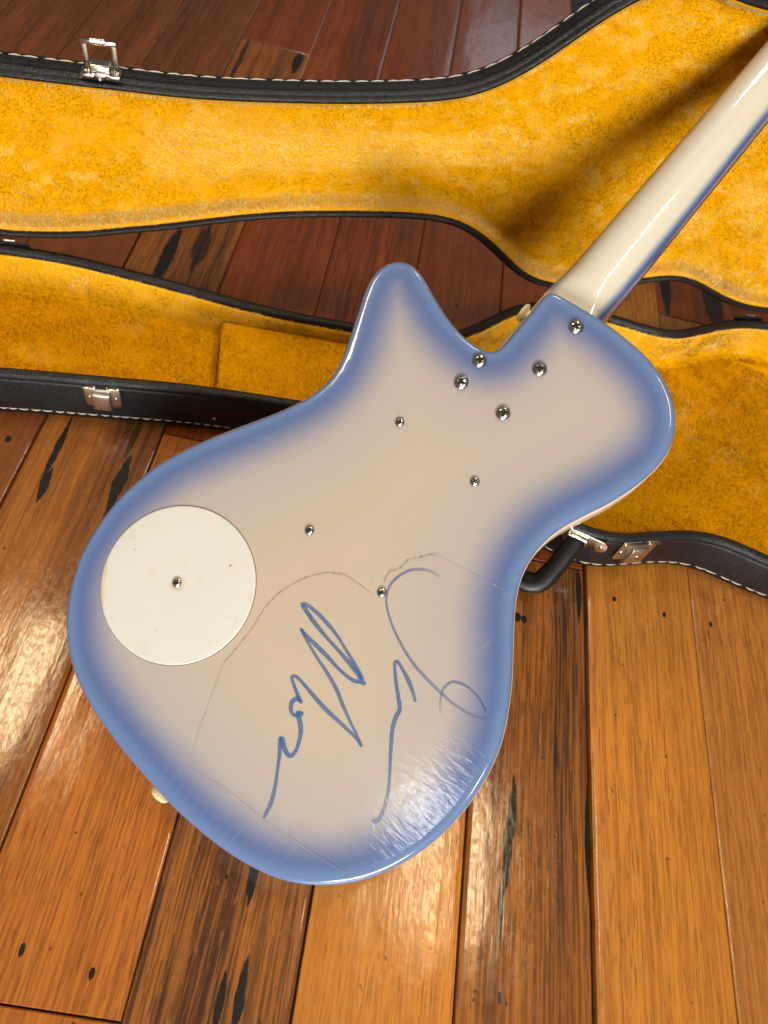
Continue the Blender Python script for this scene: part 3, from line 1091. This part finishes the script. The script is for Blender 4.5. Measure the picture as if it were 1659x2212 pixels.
# ================================================================== GUITAR
GA, GB, GN = Vector((0.4749, 0.76315, 0.43825)), Vector((0.85664, -0.51495, -0.03157)), Vector((-0.20159, -0.39042, 0.8983))
gm = Matrix([[GB[i], GA[i], GN[i], (-0.0251, 0.0986, 0.0012)[i]] for i in range(3)] + [[0, 0, 0, 1]])
guitar = empty('electric_guitar', mat=gm)
guitar['label'] = 'cream electric guitar with blue burst edges lying face down, signed in blue marker'
guitar['category'] = 'guitar'
TH = 0.045
OUT = [[-63.7, 462.4], [-21.9, 465.9], [2.8, 465.0], [23.3, 462.4], [37.8, 457.7], [50.2, 451.6], [60.4, 443.8], [68.3, 434.4], [74.3, 423.6], [77.6, 411.0], [77.6, 397.5], [74.6, 379.8], [67.7, 357.9], [58.7, 337.8], [51.9, 320.2], [49.0, 305.2], [48.8, 292.3], [50.9, 279.2], [55.1, 267.9], [61.5, 256.4], [72.0, 241.4], [81.7, 228.3], [89.4, 217.8], [95.5, 208.4], [102.8, 195.7], [109.2, 182.9], [114.0, 169.4], [117.4, 153.7], [119.1, 136.7], [119.0, 121.2], [117.2, 104.6], [113.5, 87.7], [108.1, 72.5], [103.9, 63.2], [95.7, 49.3], [85.2, 36.6], [75.6, 27.6], [64.4, 19.2], [53.1, 12.9], [36.9, 6.9], [19.1, 2.6], [0.0, -0.2], [-27.7, -1.9], [-43.7, -1.7], [-67.9, -0.3], [-88.4, 1.6], [-110.4, 4.6], [-124.1, 7.4], [-141.7, 12.4], [-155.7, 18.0], [-170.4, 27.0], [-182.5, 37.4], [-193.3, 50.0], [-203.3, 65.6], [-210.6, 81.5], [-214.9, 98.1], [-217.9, 120.2], [-217.9, 139.2], [-214.6, 161.1], [-208.9, 180.4], [-203.0, 194.8], [-195.0, 210.5], [-185.8, 227.0], [-176.2, 243.4], [-166.8, 259.9], [-158.6, 276.8], [-153.7, 292.9], [-153.2, 308.6], [-157.4, 325.1], [-164.0, 341.4], [-171.1, 357.9], [-180.3, 380.5], [-182.2, 394.0], [-179.9, 404.4], [-174.2, 411.2], [-167.3, 414.7], [-159.1, 415.2], [-148.5, 412.1], [-133.7, 405.5], [-117.8, 399.0], [-102.0, 394.4], [-86.6, 392.5], [-75.6, 393.2], [-69.0, 395.2], [-66.6, 399.0], [-66.3, 409.4], [-66.5, 435.0], [-66.4, 457.7]]
GO = catmull(np.array(OUT) / 1000.0, 520)
GO = smooth_closed(GO, it=7)
GNV = left_normals(GO)                 # outline runs clockwise: left is outwards


def mat_burst():
    t = NT('burst_paint')
    co = t.coords()
    d = t.attr('edge_dist')
    wn = t.noise(co, 9, 3)
    spray = t.noise(co, 1500, 2, 0.5)
    dd = t.math('ADD', d, t.math('MULTIPLY', t.math('SUBTRACT', wn, 0.5), 0.012))
    dd = t.math('ADD', dd, t.math('MULTIPLY', t.math('SUBTRACT', spray, 0.5), 0.011))
    f = t.mapr(dd, 0.0080, 0.044)
    f2 = t.mapr(dd, 0.024, 0.125)
    blue = srgb(96, 120, 164)
    deep = srgb(76, 97, 146)
    mauve = srgb(166, 159, 157)
    cream = srgb(182, 167, 150)
    mott = t.noise(co, 26, 3)
    cr = t.mix(t.mapr(mott, 0.35, 0.7, 0, 0.22), cream, srgb(174, 161, 146))
    c = t.mix(t.mapr(dd, 0.004, 0.014), blue, deep)  # lighter blue rim paints in the rolled edge's reflection
    c = t.mix(f, c, t.mix(f2, mauve, cr))
    speck = t.noise(co, 420, 2, 0.4)
    c = t.mix(t.mapr(speck, 0.77, 0.80, 0, 0.6), c, srgb(70, 62, 58))
    for ro, of_ in ((0.35, 0.0), (-0.8, 3.0), (1.3, 7.0)):      # fine handling scratches
        sr = t.noise(t.mapping(co, loc=(of_, of_, 0), scale=(1400, 14, 1), rot=(0, 0, ro)), 1.0, 2, 0.5)
        gate = t.mapr(t.noise(t.mapping(co, loc=(of_, 1, 0)), 16, 2), 0.50, 0.66)
        c = t.mix(t.math('MULTIPLY', t.mapr(sr, 0.70, 0.76, 0, 0.22), gate), c, srgb(228, 222, 214))
    peel = t.noise(co, 330, 3, 0.5)
    wave = t.noise(co, 24, 2, 0.5)
    nb = t.bump(t.math('ADD', t.math('MULTIPLY', peel, 0.05), wave), 0.05, 0.003)
    hair = t.noise(t.mapping(co, scale=(2200, 24, 1), rot=(0, 0, 0.9)), 1.0, 2, 0.5)
    rg = t.math('ADD', t.mapr(hair, 0.62, 0.75, 0, 0.10), 0.07)
    p = t.pbsdf(Base_Color=c, Roughness=0.5, Coat_Weight=t.attr('bare'), Coat_Roughness=rg)
    p.inputs['Specular IOR Level'].default_value = 0.15
    t.put(p.inputs['Coat Normal'], nb)
    t.put(p.inputs['Normal'], nb)
    return t.m


# outline of the clear film stuck over the signature
FILM_TOP = [[-42.1, 25.9], [-53.1, 45.0], [-72.3, 95.4], [-71.4, 100.0], [-72.4, 127.2], [-75.2, 144.1], [-74.2, 155.7], [-71.0, 167.4], [-65.4, 179.0], [-57.1, 190.1], [-44.6, 197.8], [-27.1, 198.9], [-21.9, 199.3]]
FILM_TOP2 = [[-20.2, 209.4], [-22.7, 217.5], [-17.5, 227.8], [-17.4, 233.9], [-5.0, 250.1], [17.0, 254.3], [49.1, 260.8]]
FILM_BOT = [[85.5, 47.0], [61.2, 41.8], [25.4, 35.7], [-13.8, 32.2], [-42.1, 25.9]]
scr_c = np.array([-17.0, 204.4])
arc_pts = [(scr_c + 4.6 * np.array([math.cos(a), math.sin(a)])).tolist() for a in np.linspace(math.radians(215), math.radians(480), 9)]
arc_pts = [p for p in arc_pts if p[0] > -21]
side_pts = []
gi = [i for i in range(len(GO)) if 0.055 < GO[i, 1] < 0.262 and GO[i, 0] > 0.04]
gi.sort(key=lambda i: -GO[i, 1])
for i in gi[::6]:
    q = GO[i] - GNV[i] * 0.0072
    side_pts.append([q[0] * 1000, q[1] * 1000])
side_pts = [p for p in side_pts if 50 < p[1] < 256]
poly = np.array(FILM_TOP + arc_pts + FILM_TOP2[:-1] + side_pts + FILM_BOT[:-1]) / 1000

M_BURST = mat_burst()
rr = 0.0048
ring_prof = [(rr * (1 - math.cos(a)) if False else rr * (1 - math.sin(a)), TH - rr * (1 - math.cos(a))) for a in np.linspace(0, math.pi / 2, 8)]
ring_prof = [(rr - rr * math.sin(a), TH - rr + rr * math.cos(a)) for a in np.linspace(0, math.pi / 2, 8)]
flat_ring = GO - GNV * ring_prof[0][0]
g = 0.004
xs = np.arange(GO[:, 0].min(), GO[:, 0].max(), g)
ys = np.arange(GO[:, 1].min(), GO[:, 1].max(), g)
GX, GY = np.meshgrid(xs, ys)
Q = np.column_stack([GX.ravel() + (np.arange(GX.size) // len(xs) % 2) * g / 2, GY.ravel()])
Q = Q[inside(Q, GO)]
dq = seg_dist(Q, GO)
Q = Q[dq > rr + 0.0026]
nr_ = len(flat_ring)
pts2 = [Vector(p) for p in np.vstack([flat_ring, Q])]
edges2 = [(i, (i + 1) % nr_) for i in range(nr_)]
vo, eo, fo, ov, oe, of = delaunay_2d_cdt(pts2, edges2, [], 1, 1e-7)
V = [(v.x, v.y, TH) for v in vo]
F = [tuple(f) for f in fo]
# ring vertices keep their order; extend downwards with the rolled edge, the side and the face
inv = {}
for k, src in enumerate(ov):
    for q_ in src:
        inv[q_] = k
rings = [[inv[i] for i in range(nr_)]]
dist = list(seg_dist(np.array([[v.x, v.y] for v in vo]), GO))
for (ins, z) in ring_prof[1:] + [(0.0, 0.004), (0.0015, 0.0008), (0.004, 0.0)]:
    base = len(V)
    Pk = GO - GNV * ins
    V += [(p[0], p[1], z) for p in Pk]
    dist += [0.0] * nr_
    rings.append(list(range(base, base + nr_)))
for a_, b_ in zip(rings[:-1], rings[1:]):
    for i in range(nr_):
        j = (i + 1) % nr_
        F.append((a_[i], a_[j], b_[j], b_[i]))
F.append(tuple(rings[-1]))
me = recalc(mesh('body', V, F))
at = me.attributes.new('edge_dist', 'FLOAT', 'POINT')
at.data.foreach_set('value', np.array(dist, np.float32))
bxy = np.array([(v[0], v[1]) for v in V])
bare = 1.0 - inside(bxy, poly) * (np.array([v[2] for v in V]) > TH - 0.0005)   # the film is glued on: no varnish reflection of its own below it
at = me.attributes.new('bare', 'FLOAT', 'POINT')
at.data.foreach_set('value', bare.astype(np.float32))
body = obj('body', me, M_BURST, guitar, angle=50)

# cream tape round the side
M_TAPE = mat_simple('cream_side_tape', srgb(226, 214, 188), 0.35, bump=0.35, bscale=420, coat=0.3)
tp = [(-0.0001, TH - rr - 0.0016), (-0.0006, TH - rr - 0.0024), (-0.0006, 0.0052), (-0.0001, 0.0046)]
V, F = [], []
for (ins, z) in tp:
    V += [(p[0], p[1], z) for p in (GO - GNV * ins)]
for k in range(3):
    for i in range(nr_):
        j = (i + 1) % nr_
        F.append((k * nr_ + i, k * nr_ + j, (k + 1) * nr_ + j, (k + 1) * nr_ + i))
obj('side_tape', recalc(mesh('side_tape', V, F)), M_TAPE, guitar, angle=60)

# neck
NX, NY0 = -0.0476, 0.395


def mat_neck():
    t = NT('neck_paint')
    co = t.coords()
    a_ = t.attr('edge_side')
    n = t.noise(co, 14, 2)
    aa = t.math('ADD', a_, t.math('MULTIPLY', t.math('SUBTRACT', n, 0.5), 0.12))
    f = t.mapr(aa, 0.66, 0.93)
    c = t.mix(f, srgb(206, 201, 186), srgb(58, 98, 158))
    p = t.pbsdf(Base_Color=c, Roughness=0.4, Coat_Weight=1.0, Coat_Roughness=0.03)
    nb = t.bump(t.noise(co, 30, 2), 0.06, 0.003)
    t.put(p.inputs['Coat Normal'], nb)
    return t.m


ysec = [0.396, 0.44, 0.462, 0.468, 0.474, 0.482, 0.492, 0.504, 0.52, 0.56, 0.62, 0.68, 0.74, 0.80, 0.845]
V, F, ES = [], [], []
NS = 28
for y in ysec:
    k = min(1, max(0, (y - 0.466) / 0.036))
    k = k * k * (3 - 2 * k)
    hw = np.interp(y, [0.39, 0.47, 0.50, 0.70, 0.845], [0.0262, 0.0256, 0.0250, 0.0225, 0.0208])
    zb = np.interp(y, [0.39, 0.466, 0.50, 0.70, 0.845], [0.0295, 0.0292, 0.0272, 0.0255, 0.0245])
    zf = 0.004
    ex = 5.0 * (1 - k) + 2.25 * k
    for i in range(NS + 1):
        a = math.pi * i / NS
        ca, sa = math.cos(a), math.sin(a)
        x = NX + hw * math.copysign(abs(ca) ** (2 / ex), ca)
        z = zf + (zb - zf) * abs(sa) ** (2 / ex)
        V.append((x, y, z))
        ES.append(abs(math.copysign(abs(ca) ** (2 / ex), ca)) if k > 0.02 else 0.75)
m_ = NS + 1
for r_ in range(len(ysec) - 1):
    for i in range(NS):
        F.append((r_ * m_ + i, r_ * m_ + i + 1, (r_ + 1) * m_ + i + 1, (r_ + 1) * m_ + i))
    F.append((r_ * m_, (r_ + 1) * m_, (r_ + 1) * m_ + NS, r_ * m_ + NS))
F.append(tuple(range(m_)))
F.append(tuple((len(ysec) - 1) * m_ + i for i in range(m_)))
me = recalc(mesh('neck', V, F))
at = me.attributes.new('edge_side', 'FLOAT', 'POINT')
at.data.foreach_set('value', np.array(ES, np.float32))
neck = obj('neck', me, mat_neck(), guitar, angle=60)
M_ROSE = mat_simple('rosewood', (0.035, 0.016, 0.009, 1), 0.5, bump=0.3, bscale=400)
V, F = [], []
for y, hw in ((0.392, 0.0268), (0.845, 0.0212)):
    V += [(NX - hw, y, 0.0038), (NX + hw, y, 0.0038), (NX + hw * 0.98, y, -0.0022), (NX - hw * 0.98, y, -0.0022)]
F = [(0, 1, 5, 4), (1, 2, 6, 5), (2, 3, 7, 6), (3, 0, 4, 7), (0, 1, 2, 3), (4, 5, 6, 7)]
obj('fretboard', recalc(mesh('fretboard', V, F)), M_ROSE, guitar)
hp = [(-0.021, 0.845), (0.021, 0.845), (0.036, 0.885), (0.036, 1.0), (0.03, 1.02), (-0.02, 1.03), (-0.034, 1.01), (-0.036, 0.885)]
bm = bmesh.new()
fa = bm.faces.new([bm.verts.new((NX + x, y, 0.004)) for x, y in hp])
r_ = bmesh.ops.extrude_face_region(bm, geom=[fa])
for v in r_['geom']:
    if isinstance(v, bmesh.types.BMVert):
        v.co.z = 0.018
bmesh.ops.bevel(bm, geom=list(bm.edges), offset=0.002, segments=2, profile=0.5, affect='EDGES')
obj('headstock', bm_mesh('headstock', bm), mat_simple('headstock_paint', srgb(206, 201, 186), 0.3, coat=1.0), guitar)

# cavity cover


def mat_cover():
    t = NT('cover_plastic')
    co = t.coords()
    n = t.noise(co, 18, 4)
    c = t.mix(n, srgb(204, 204, 200), srgb(196, 194, 187))
    sc = t.noise(t.mapping(co, scale=(60, 420, 1), rot=(0, 0, 0.7)), 1.0, 3, 0.6)
    c = t.mix(t.mapr(sc, 0.62, 0.76, 0, 0.4), c, srgb(192, 180, 158))
    sm = t.noise(co, 70, 4, 0.6)
    c = t.mix(t.mapr(sm, 0.58, 0.78, 0, 0.45), c, srgb(196, 184, 162))
    sp = t.noise(co, 300, 2, 0.4)
    c = t.mix(t.mapr(sp, 0.745, 0.78, 0, 0.7), c, srgb(110, 90, 70))
    rl = t.n('ShaderNodeVectorMath', operation='LENGTH')
    t.put(rl.inputs[0], t.mapping(co, scale=(1, 1, 0)))
    rr_ = t.math('ADD', rl.outputs['Value'], t.math('MULTIPLY', t.math('SUBTRACT', t.noise(co, 160, 3), 0.5), 0.004))
    c = t.mix(t.mapr(rr_, 0.0062, 0.0052, 0, 0.5), c, srgb(190, 170, 140))
    # yellowed, cracked lip on the outer side
    ln = t.n('ShaderNodeSeparateXYZ')
    t.put(ln.inputs[0], co)
    lip = t.math('ADD', t.math('MULTIPLY', ln.outputs[0], 0.76), t.math('MULTIPLY', ln.outputs[1], 0.62))
    edge = t.mapr(t.math('ADD', lip, t.math('MULTIPLY', t.math('SUBTRACT', t.noise(co, 45, 3), 0.5), 0.006)), -0.0528, -0.0540)
    c = t.mix(t.math('MULTIPLY', edge, 0.55), c, srgb(190, 172, 132))
    p = t.pbsdf(Base_Color=c, Roughness=t.mapr(n, 0.3, 0.7, 0.28, 0.42))
    t.put(p.inputs['Normal'], t.bump(t.math('ADD', sc, t.noise(co, 30, 2)), 0.06, 0.001))
    return t.m


CX, CY = -0.1366, 0.1139
bm = bmesh.new()
Rc = 0.0580
pr = [(Rc + 0.0003, TH - 0.0004), (Rc + 0.0003, TH + 0.0007), (Rc - 0.0004, TH + 0.0012), (Rc - 0.0012, TH + 0.0013), (Rc * 0.6, TH + 0.00135), (Rc * 0.2, TH + 0.0014)]
rows = [[bm.verts.new((r * math.cos(2 * math.pi * i / 96), r * math.sin(2 * math.pi * i / 96), z)) for i in range(96)] for r, z in pr]
for k in range(len(rows) - 1):
    for i in range(96):
        j = (i + 1) % 96
        bm.faces.new((rows[k][i], rows[k][j], rows[k + 1][j], rows[k + 1][i]))
bm.faces.new(rows[-1])
cover = obj('cavity_cover', bm_mesh('cavity_cover', bm), mat_cover(), guitar, angle=50)
cover.location = (CX, CY, 0)
# dark line of the joint round the cover
bm = bmesh.new()
ra, rb = [], []
for i in range(96):
    a = 2 * math.pi * i / 96
    ra.append(bm.verts.new((CX + (Rc + 0.0002) * math.cos(a), CY + (Rc + 0.0002) * math.sin(a), TH + 0.00012)))
    rb.append(bm.verts.new((CX + (Rc + 0.0008) * math.cos(a), CY + (Rc + 0.0008) * math.sin(a), TH + 0.00008)))
for i in range(96):
    j = (i + 1) % 96
    bm.faces.new((ra[i], ra[j], rb[j], rb[i]))
obj('cover_joint', bm_mesh('cover_joint', bm), mat_simple('joint_dark', srgb(92, 78, 62), 0.7), guitar)


# screws: domed heads with a real cross recess
def screw_mesh(R_, hgt, slot, seed):
    n = 30
    bm = bmesh.new()
    grid = {}
    cut = set()
    for i in range(n + 1):
        for j in range(n + 1):
            u_, v_ = -1 + 2 * i / n, -1 + 2 * j / n
            x = u_ * math.sqrt(1 - v_ * v_ / 2)
            y = v_ * math.sqrt(1 - u_ * u_ / 2)
            r = min(1.0, math.hypot(x, y))
            z = hgt * math.sqrt(max(0, 1 - (r * 0.97) ** 2))
            dx, dy = abs(x), abs(y)
            wS = slot * (0.36 - 0.14 * max(dx, dy) / slot)
            if (dx < wS and dy < slot) or (dy < wS and dx < slot):
                z -= R_ * 0.40 * (1 - 0.5 * max(dx, dy) / slot)
                cut.add((i, j))
            grid[i, j] = bm.verts.new((x * R_, y * R_, z))
    for i in range(n):
        for j in range(n):
            f_ = bm.faces.new((grid[i, j], grid[i + 1, j], grid[i + 1, j + 1], grid[i, j + 1]))
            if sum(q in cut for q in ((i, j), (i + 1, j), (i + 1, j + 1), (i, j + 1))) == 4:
                f_.material_index = 1  # recess faces coloured dark in place of shade
    return bm_mesh('screw', bm)


SM_BIG = screw_mesh(0.0056, 0.0034, 0.54, 1)
SM_SMALL = screw_mesh(0.0036, 0.0023, 0.54, 2)
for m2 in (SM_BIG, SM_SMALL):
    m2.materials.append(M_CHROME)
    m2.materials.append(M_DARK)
    m2.polygons.foreach_set('use_smooth', [True] * len(m2.polygons))
    m2.set_sharp_from_angle(angle=math.radians(42))
SCREWS = [[-31.9, 448.6], [-32.6, 405.6], [-32.5, 362.2], [-71.6, 362.1], [-71.8, 383.9], [-87.9, 309.7], [-16.3, 308.8], [-87.0, 205.3], [-17.0, 204.4], [-137.2, 114.3]]
for k, (x, y) in enumerate(SCREWS):
    o = bpy.data.objects.new('screw', SM_BIG if k < 5 else SM_SMALL)
    COL.objects.link(o)
    o.parent = guitar
    o.location = (x / 1000, y / 1000, TH + (0.0001 if k < 9 else 0.0014))
    o.rotation_euler = (0, 0, random.uniform(0, 1.5))

# strap buttons
M_BUTTON = mat_simple('ivory_plastic', srgb(236, 222, 178), 0.25, coat=0.6)


def lathe(profile, n=28):
    bm = bmesh.new()
    rows = [[bm.verts.new((r * math.cos(2 * math.pi * i / n), r * math.sin(2 * math.pi * i / n), z)) for i in range(n)] for r, z in profile]
    for k in range(len(rows) - 1):
        for i in range(n):
            j = (i + 1) % n
            bm.faces.new((rows[k][i], rows[k][j], rows[k + 1][j], rows[k + 1][i]))
    bm.faces.new(rows[0][::-1])
    bm.faces.new(rows[-1])
    return bm


bprof = [(r_, z_ * 0.8) for r_, z_ in [(0.0066, 0.0), (0.0064, 0.0010), (0.0042, 0.0036), (0.0040, 0.0060), (0.0058, 0.0076), (0.0074, 0.0088), (0.0078, 0.0102), (0.0070, 0.0118), (0.0046, 0.0130), (0.0012, 0.0134)]]


def button(x, y, z, dx, dy):
    m3 = Vector((dx, dy, 0)).to_track_quat('Z', 'Y').to_matrix().to_4x4()
    m3.translation = Vector((x, y, z))
    obj('strap_button', bm_mesh('strap_button', xf(lathe(bprof), m3)), M_BUTTON, guitar)


button(-0.0667, 0.4440, 0.0235, -1, 0)
button(-0.0500, -0.0012, 0.0225, -0.03, -1)


# ---- signature in blue marker
def mat_marker():
    t = NT('blue_marker')
    uv = t.n('ShaderNodeUVMap').outputs[0]
    a_ = t.attr('fade')
    st = t.noise(t.mapping(uv, scale=(3.0, 16.0, 1)), 1.0, 3, 0.6)
    st2 = t.noise(t.mapping(uv, scale=(5.0, 46.0, 1)), 1.0, 2, 0.5)
    sx = t.n('ShaderNodeSeparateXYZ')
    t.put(sx.inputs[0], uv)
    cross = t.math('ABSOLUTE', t.math('SUBTRACT', sx.outputs[1], 0.5))
    rim = t.mapr(cross, 0.30, 0.47, 0.0, 0.30)
    al = t.math('ADD', t.mapr(st, 0.30, 0.66, 0.36, 0.95), rim)
    al = t.math('SUBTRACT', al, t.mapr(st2, 0.54, 0.68, 0, 0.5))
    al = t.math('MULTIPLY', al, t.mapr(cross, 0.5, 0.44, 0, 1))
    al = t.math('MULTIPLY', al, a_, clamp=True)
    c = t.mix(st, srgb(60, 110, 158), srgb(34, 88, 152))
    p = t.pbsdf(Base_Color=c, Roughness=0.4, Alpha=al)
    return t.m


M_MARK = mat_marker()
STROKES = [
    ([[-57.0, 161.9], [-43.1, 158.0], [-27.1, 155.2], [-11.3, 153.3], [3.1, 151.1], [11.2, 148.9]], 4.0, (1, 1)),
    ([[12.4, 149.2], [2.9, 153.1], [-10.0, 157.3], [-22.7, 161.1], [-37.4, 163.4], [-48.2, 163.8], [-56.3, 162.9]], 3.6, (0.75, 0.75)),
    ([[15.3, 148.6], [11.3, 147.3], [6.9, 144.8], [-3.4, 144.1], [-17.0, 145.4], [-28.8, 146.2], [-39.0, 146.8], [-45.4, 147.9]], 3.9, (1, 0.9)),
    ([[-45.4, 147.9], [-37.4, 145.1], [-25.9, 141.0], [-11.5, 137.2], [1.7, 132.7], [12.7, 127.2], [22.8, 122.6], [32.1, 118.8], [40.3, 114.9]], 3.4, (0.75, 0.7)),
    ([[40.3, 114.9], [32.3, 116.8], [19.7, 117.3], [5.6, 117.5], [-8.3, 119.0], [-19.0, 120.5], [-25.7, 120.8], [-27.7, 118.6], [-24.5, 116.3], [-18.7, 113.2], [-11.9, 110.0]], 3.7, (0.75, 1)),
    ([[-10.4, 109.8], [-14.7, 110.2], [-16.4, 106.3], [-13.9, 101.7], [-9.9, 100.2], [-6.6, 102.7], [-6.4, 105.8]], 4.2, (1, 1)),
    ([[-8.8, 104.5], [-7.6, 102.0], [-5.8, 101.1], [-0.3, 97.0], [3.9, 91.1], [7.1, 83.6], [7.0, 78.7], [3.8, 77.8], [-1.3, 80.0], [-6.4, 83.8]], 4.3, (1, 1)),
    ([[-6.4, 83.8], [-5.8, 81.3], [-0.2, 74.5], [5.7, 65.7], [11.7, 56.4], [16.7, 46.4], [19.2, 35.8]], 3.6, (1, 0.62)),
    ([[8.4, 239.0], [2.5, 238.7], [-4.3, 235.8], [-10.6, 230.3], [-14.3, 223.4], [-15.8, 215.9], [-15.0, 209.7], [-11.7, 203.2], [-5.7, 197.4], [2.6, 192.0], [12.9, 187.0], [24.0, 182.8], [35.6, 179.8], [47.2, 178.5], [58.3, 177.6], [70.3, 177.4], [80.7, 179.0], [90.0, 181.9], [92.8, 184.7]], 2.7, (0.15, 0.3)),
    ([[90.0, 187.7], [82.8, 191.0], [74.3, 192.5], [66.2, 191.6], [60.1, 188.2], [58.5, 182.9], [59.2, 178.3], [62.6, 172.4], [67.5, 166.4]], 2.2, (0.75, 0.1)),
    ([[49.3, 161.4], [45.0, 164.8], [36.6, 169.5], [27.6, 173.1], [21.6, 174.8]], 3.6, (0.75, 0.95)),
    ([[21.6, 174.8], [22.3, 171.7], [29.9, 163.9], [38.4, 156.4], [44.2, 150.9], [45.7, 144.9], [48.9, 137.5], [55.8, 127.5], [64.4, 116.2], [71.9, 105.6], [77.3, 94.7], [79.1, 86.5], [76.3, 82.7]], 3.6, (1, 0.5)),
]
for k, (P_, wd, fd) in enumerate(STROKES):
    n = max(24, int(len(P_) * 10))
    c = catmull(np.array(P_) / 1000, n, closed=False)
    nv = left_normals(c, closed=False)
    w2 = wd * 0.74 / 2000 * (1 + 0.16 * np.sin(np.linspace(0, 9, n) + k))
    taper = np.clip(np.minimum(np.arange(n) + 1.4, n - np.arange(n) + 0.4) / 3.0, 0.5, 1)
    w2 = w2 * taper
    z = TH + 0.00016 + k * 0.000018
    V, F = [], []
    R3 = 4
    for i in range(n):
        for q in range(R3 + 1):
            p = c[i] + nv[i] * w2[i] * (1 - 2 * q / R3)
            V.append((p[0], p[1], z))
    for i in range(n - 1):
        for q in range(R3):
            F.append((i * (R3 + 1) + q, i * (R3 + 1) + q + 1, (i + 1) * (R3 + 1) + q + 1, (i + 1) * (R3 + 1) + q))
    me = mesh('marker_stroke', V, F)
    ln = np.r_[0, np.cumsum(np.linalg.norm(np.diff(c, axis=0), axis=1))] * 100
    uvl = me.uv_layers.new(name='UVMap')
    vi = np.empty(len(me.loops), np.int32)
    me.loops.foreach_get('vertex_index', vi)
    uv = np.column_stack([ln[vi // (R3 + 1)] + k * 7.3, (vi % (R3 + 1)) / R3])
    uvl.data.foreach_set('uv', uv.ravel().astype(np.float32))
    tt = np.linspace(0, 1, n)
    mid_f = 0.92 if wd > 3 else 0.72
    fade = np.interp(tt, [0, 0.16, 0.5, 0.84, 1], [fd[0], (fd[0] + mid_f) / 2 if wd > 3 else mid_f, mid_f, (fd[1] + mid_f) / 2, fd[1]])
    at = me.attributes.new('fade', 'FLOAT', 'POINT')
    at.data.foreach_set('value', np.repeat(fade, R3 + 1).astype(np.float32))
    obj('marker_stroke', me, M_MARK, guitar, smooth=False)

# ---- clear film stuck over the signature
qx = np.arange(poly[:, 0].min(), poly[:, 0].max(), 0.006)
qy = np.arange(poly[:, 1].min(), poly[:, 1].max(), 0.006)
GX, GY = np.meshgrid(qx, qy)
Qf = np.column_stack([GX.ravel(), GY.ravel()])
Qf = Qf[inside(Qf, poly)]
Qf = Qf[seg_dist(Qf, poly) > 0.003]
pp2 = [Vector(p) for p in np.vstack([poly, Qf])]
npol = len(poly)
vo2, _, fo2, _, _, _ = delaunay_2d_cdt(pp2, [(i, (i + 1) % npol) for i in range(npol)], [], 1, 1e-7)
film_me = mesh('protective_film', [(v.x, v.y, TH + 0.00055) for v in vo2], [tuple(f) for f in fo2])
if film_me.polygons[0].normal.z < 0:
    film_me.flip_normals()


def mat_film():
    t = NT('clear_film')
    co = t.coords()
    w1 = t.noise(t.mapping(co, scale=(85, 330, 1), rot=(0, 0, 0.42)), 1.0, 2, 0.5, 0.5)
    w2_ = t.noise(t.mapping(co, scale=(1, 1, 1)), 45, 2, 0.5)
    sc = t.noise(t.mapping(co, scale=(1500, 26, 1), rot=(0, 0, -0.35)), 1.0, 2, 0.5)
    h = t.math('ADD', t.math('MULTIPLY', w1, 0.7), t.math('MULTIPLY', w2_, 0.6))
    nb = t.bump(h, 0.16, 0.0009)
    gl = t.n('ShaderNodeBsdfAnisotropic')
    gl.inputs[0].default_value = (1, 1, 1, 1)
    t.put(gl.inputs['Roughness'], t.math('ADD', t.mapr(sc, 0.60, 0.78, 0.0, 0.16), 0.13))
    t.put(gl.inputs['Normal'], nb)
    tr = t.n('ShaderNodeBsdfTransparent')
    tr.inputs[0].default_value = (1, 1, 1, 1)
    lw = t.n('ShaderNodeLayerWeight')
    lw.inputs[0].default_value = 0.5
    fr = t.math('ADD', t.math('MULTIPLY', t.math('POWER', lw.outputs['Facing'], 5.0), 0.9), 0.019)
    mx = t.n('ShaderNodeMixShader')
    t.t.links.new(fr, mx.inputs[0])
    t.t.links.new(tr.outputs[0], mx.inputs[1])
    t.t.links.new(gl.outputs[0], mx.inputs[2])
    t.t.links.new(mx.outputs[0], t.out.inputs[0])
    return t.m


film = obj('protective_film', film_me, mat_film(), guitar)


def ribbon(name, P_, wd, z, mat, var=0.5, seed=0, rough=0.0003):
    P_ = np.array(P_) / 1000
    d = np.r_[0, np.cumsum(np.linalg.norm(np.diff(P_, axis=0), axis=1))]
    n = max(10, int(d[-1] / 0.0012))
    tt = np.linspace(0, d[-1], n)
    c = np.stack([np.interp(tt, d, P_[:, k]) for k in range(2)], 1)
    g_ = np.random.default_rng(seed)
    nv = left_normals(c, closed=False)
    c = c + nv * (g_.normal(0, rough, n))[:, None]
    w_ = wd / 2000 * np.clip(1 + var * g_.normal(0, 1, n) + 1.6 * (g_.random(n) > 0.965), 0.35, 4)
    V = np.vstack([np.column_stack([c + nv * w_[:, None], np.full(n, z)]), np.column_stack([c - nv * w_[:, None], np.full(n, z)])])
    F = [(i, i + 1, n + i + 1, n + i) for i in range(n - 1)]
    return obj(name, mesh(name, V, F), mat, film, smooth=False)


M_EDGE = mat_simple('film_edge_grime', srgb(132, 112, 92), 0.6)
M_EDGE2 = mat_simple('film_edge_faint', srgb(176, 156, 138), 0.5)
ribbon('film_edge', FILM_TOP[2:], 0.28, TH + 0.00062, M_EDGE, seed=1, rough=0.00022)
ribbon('film_edge', FILM_TOP[:3], 0.2, TH + 0.00062, M_EDGE2, seed=2, rough=0.0001)
ribbon('film_edge', FILM_TOP2[:5], 0.32, TH + 0.00062, M_EDGE, var=0.8, seed=3, rough=0.0004)
ribbon('film_edge', FILM_TOP2[4:], 0.2, TH + 0.00062, M_EDGE2, seed=4, rough=0.0001)
ribbon('film_edge', FILM_BOT, 0.16, TH + 0.00062, M_EDGE2, seed=5, rough=0.0001)
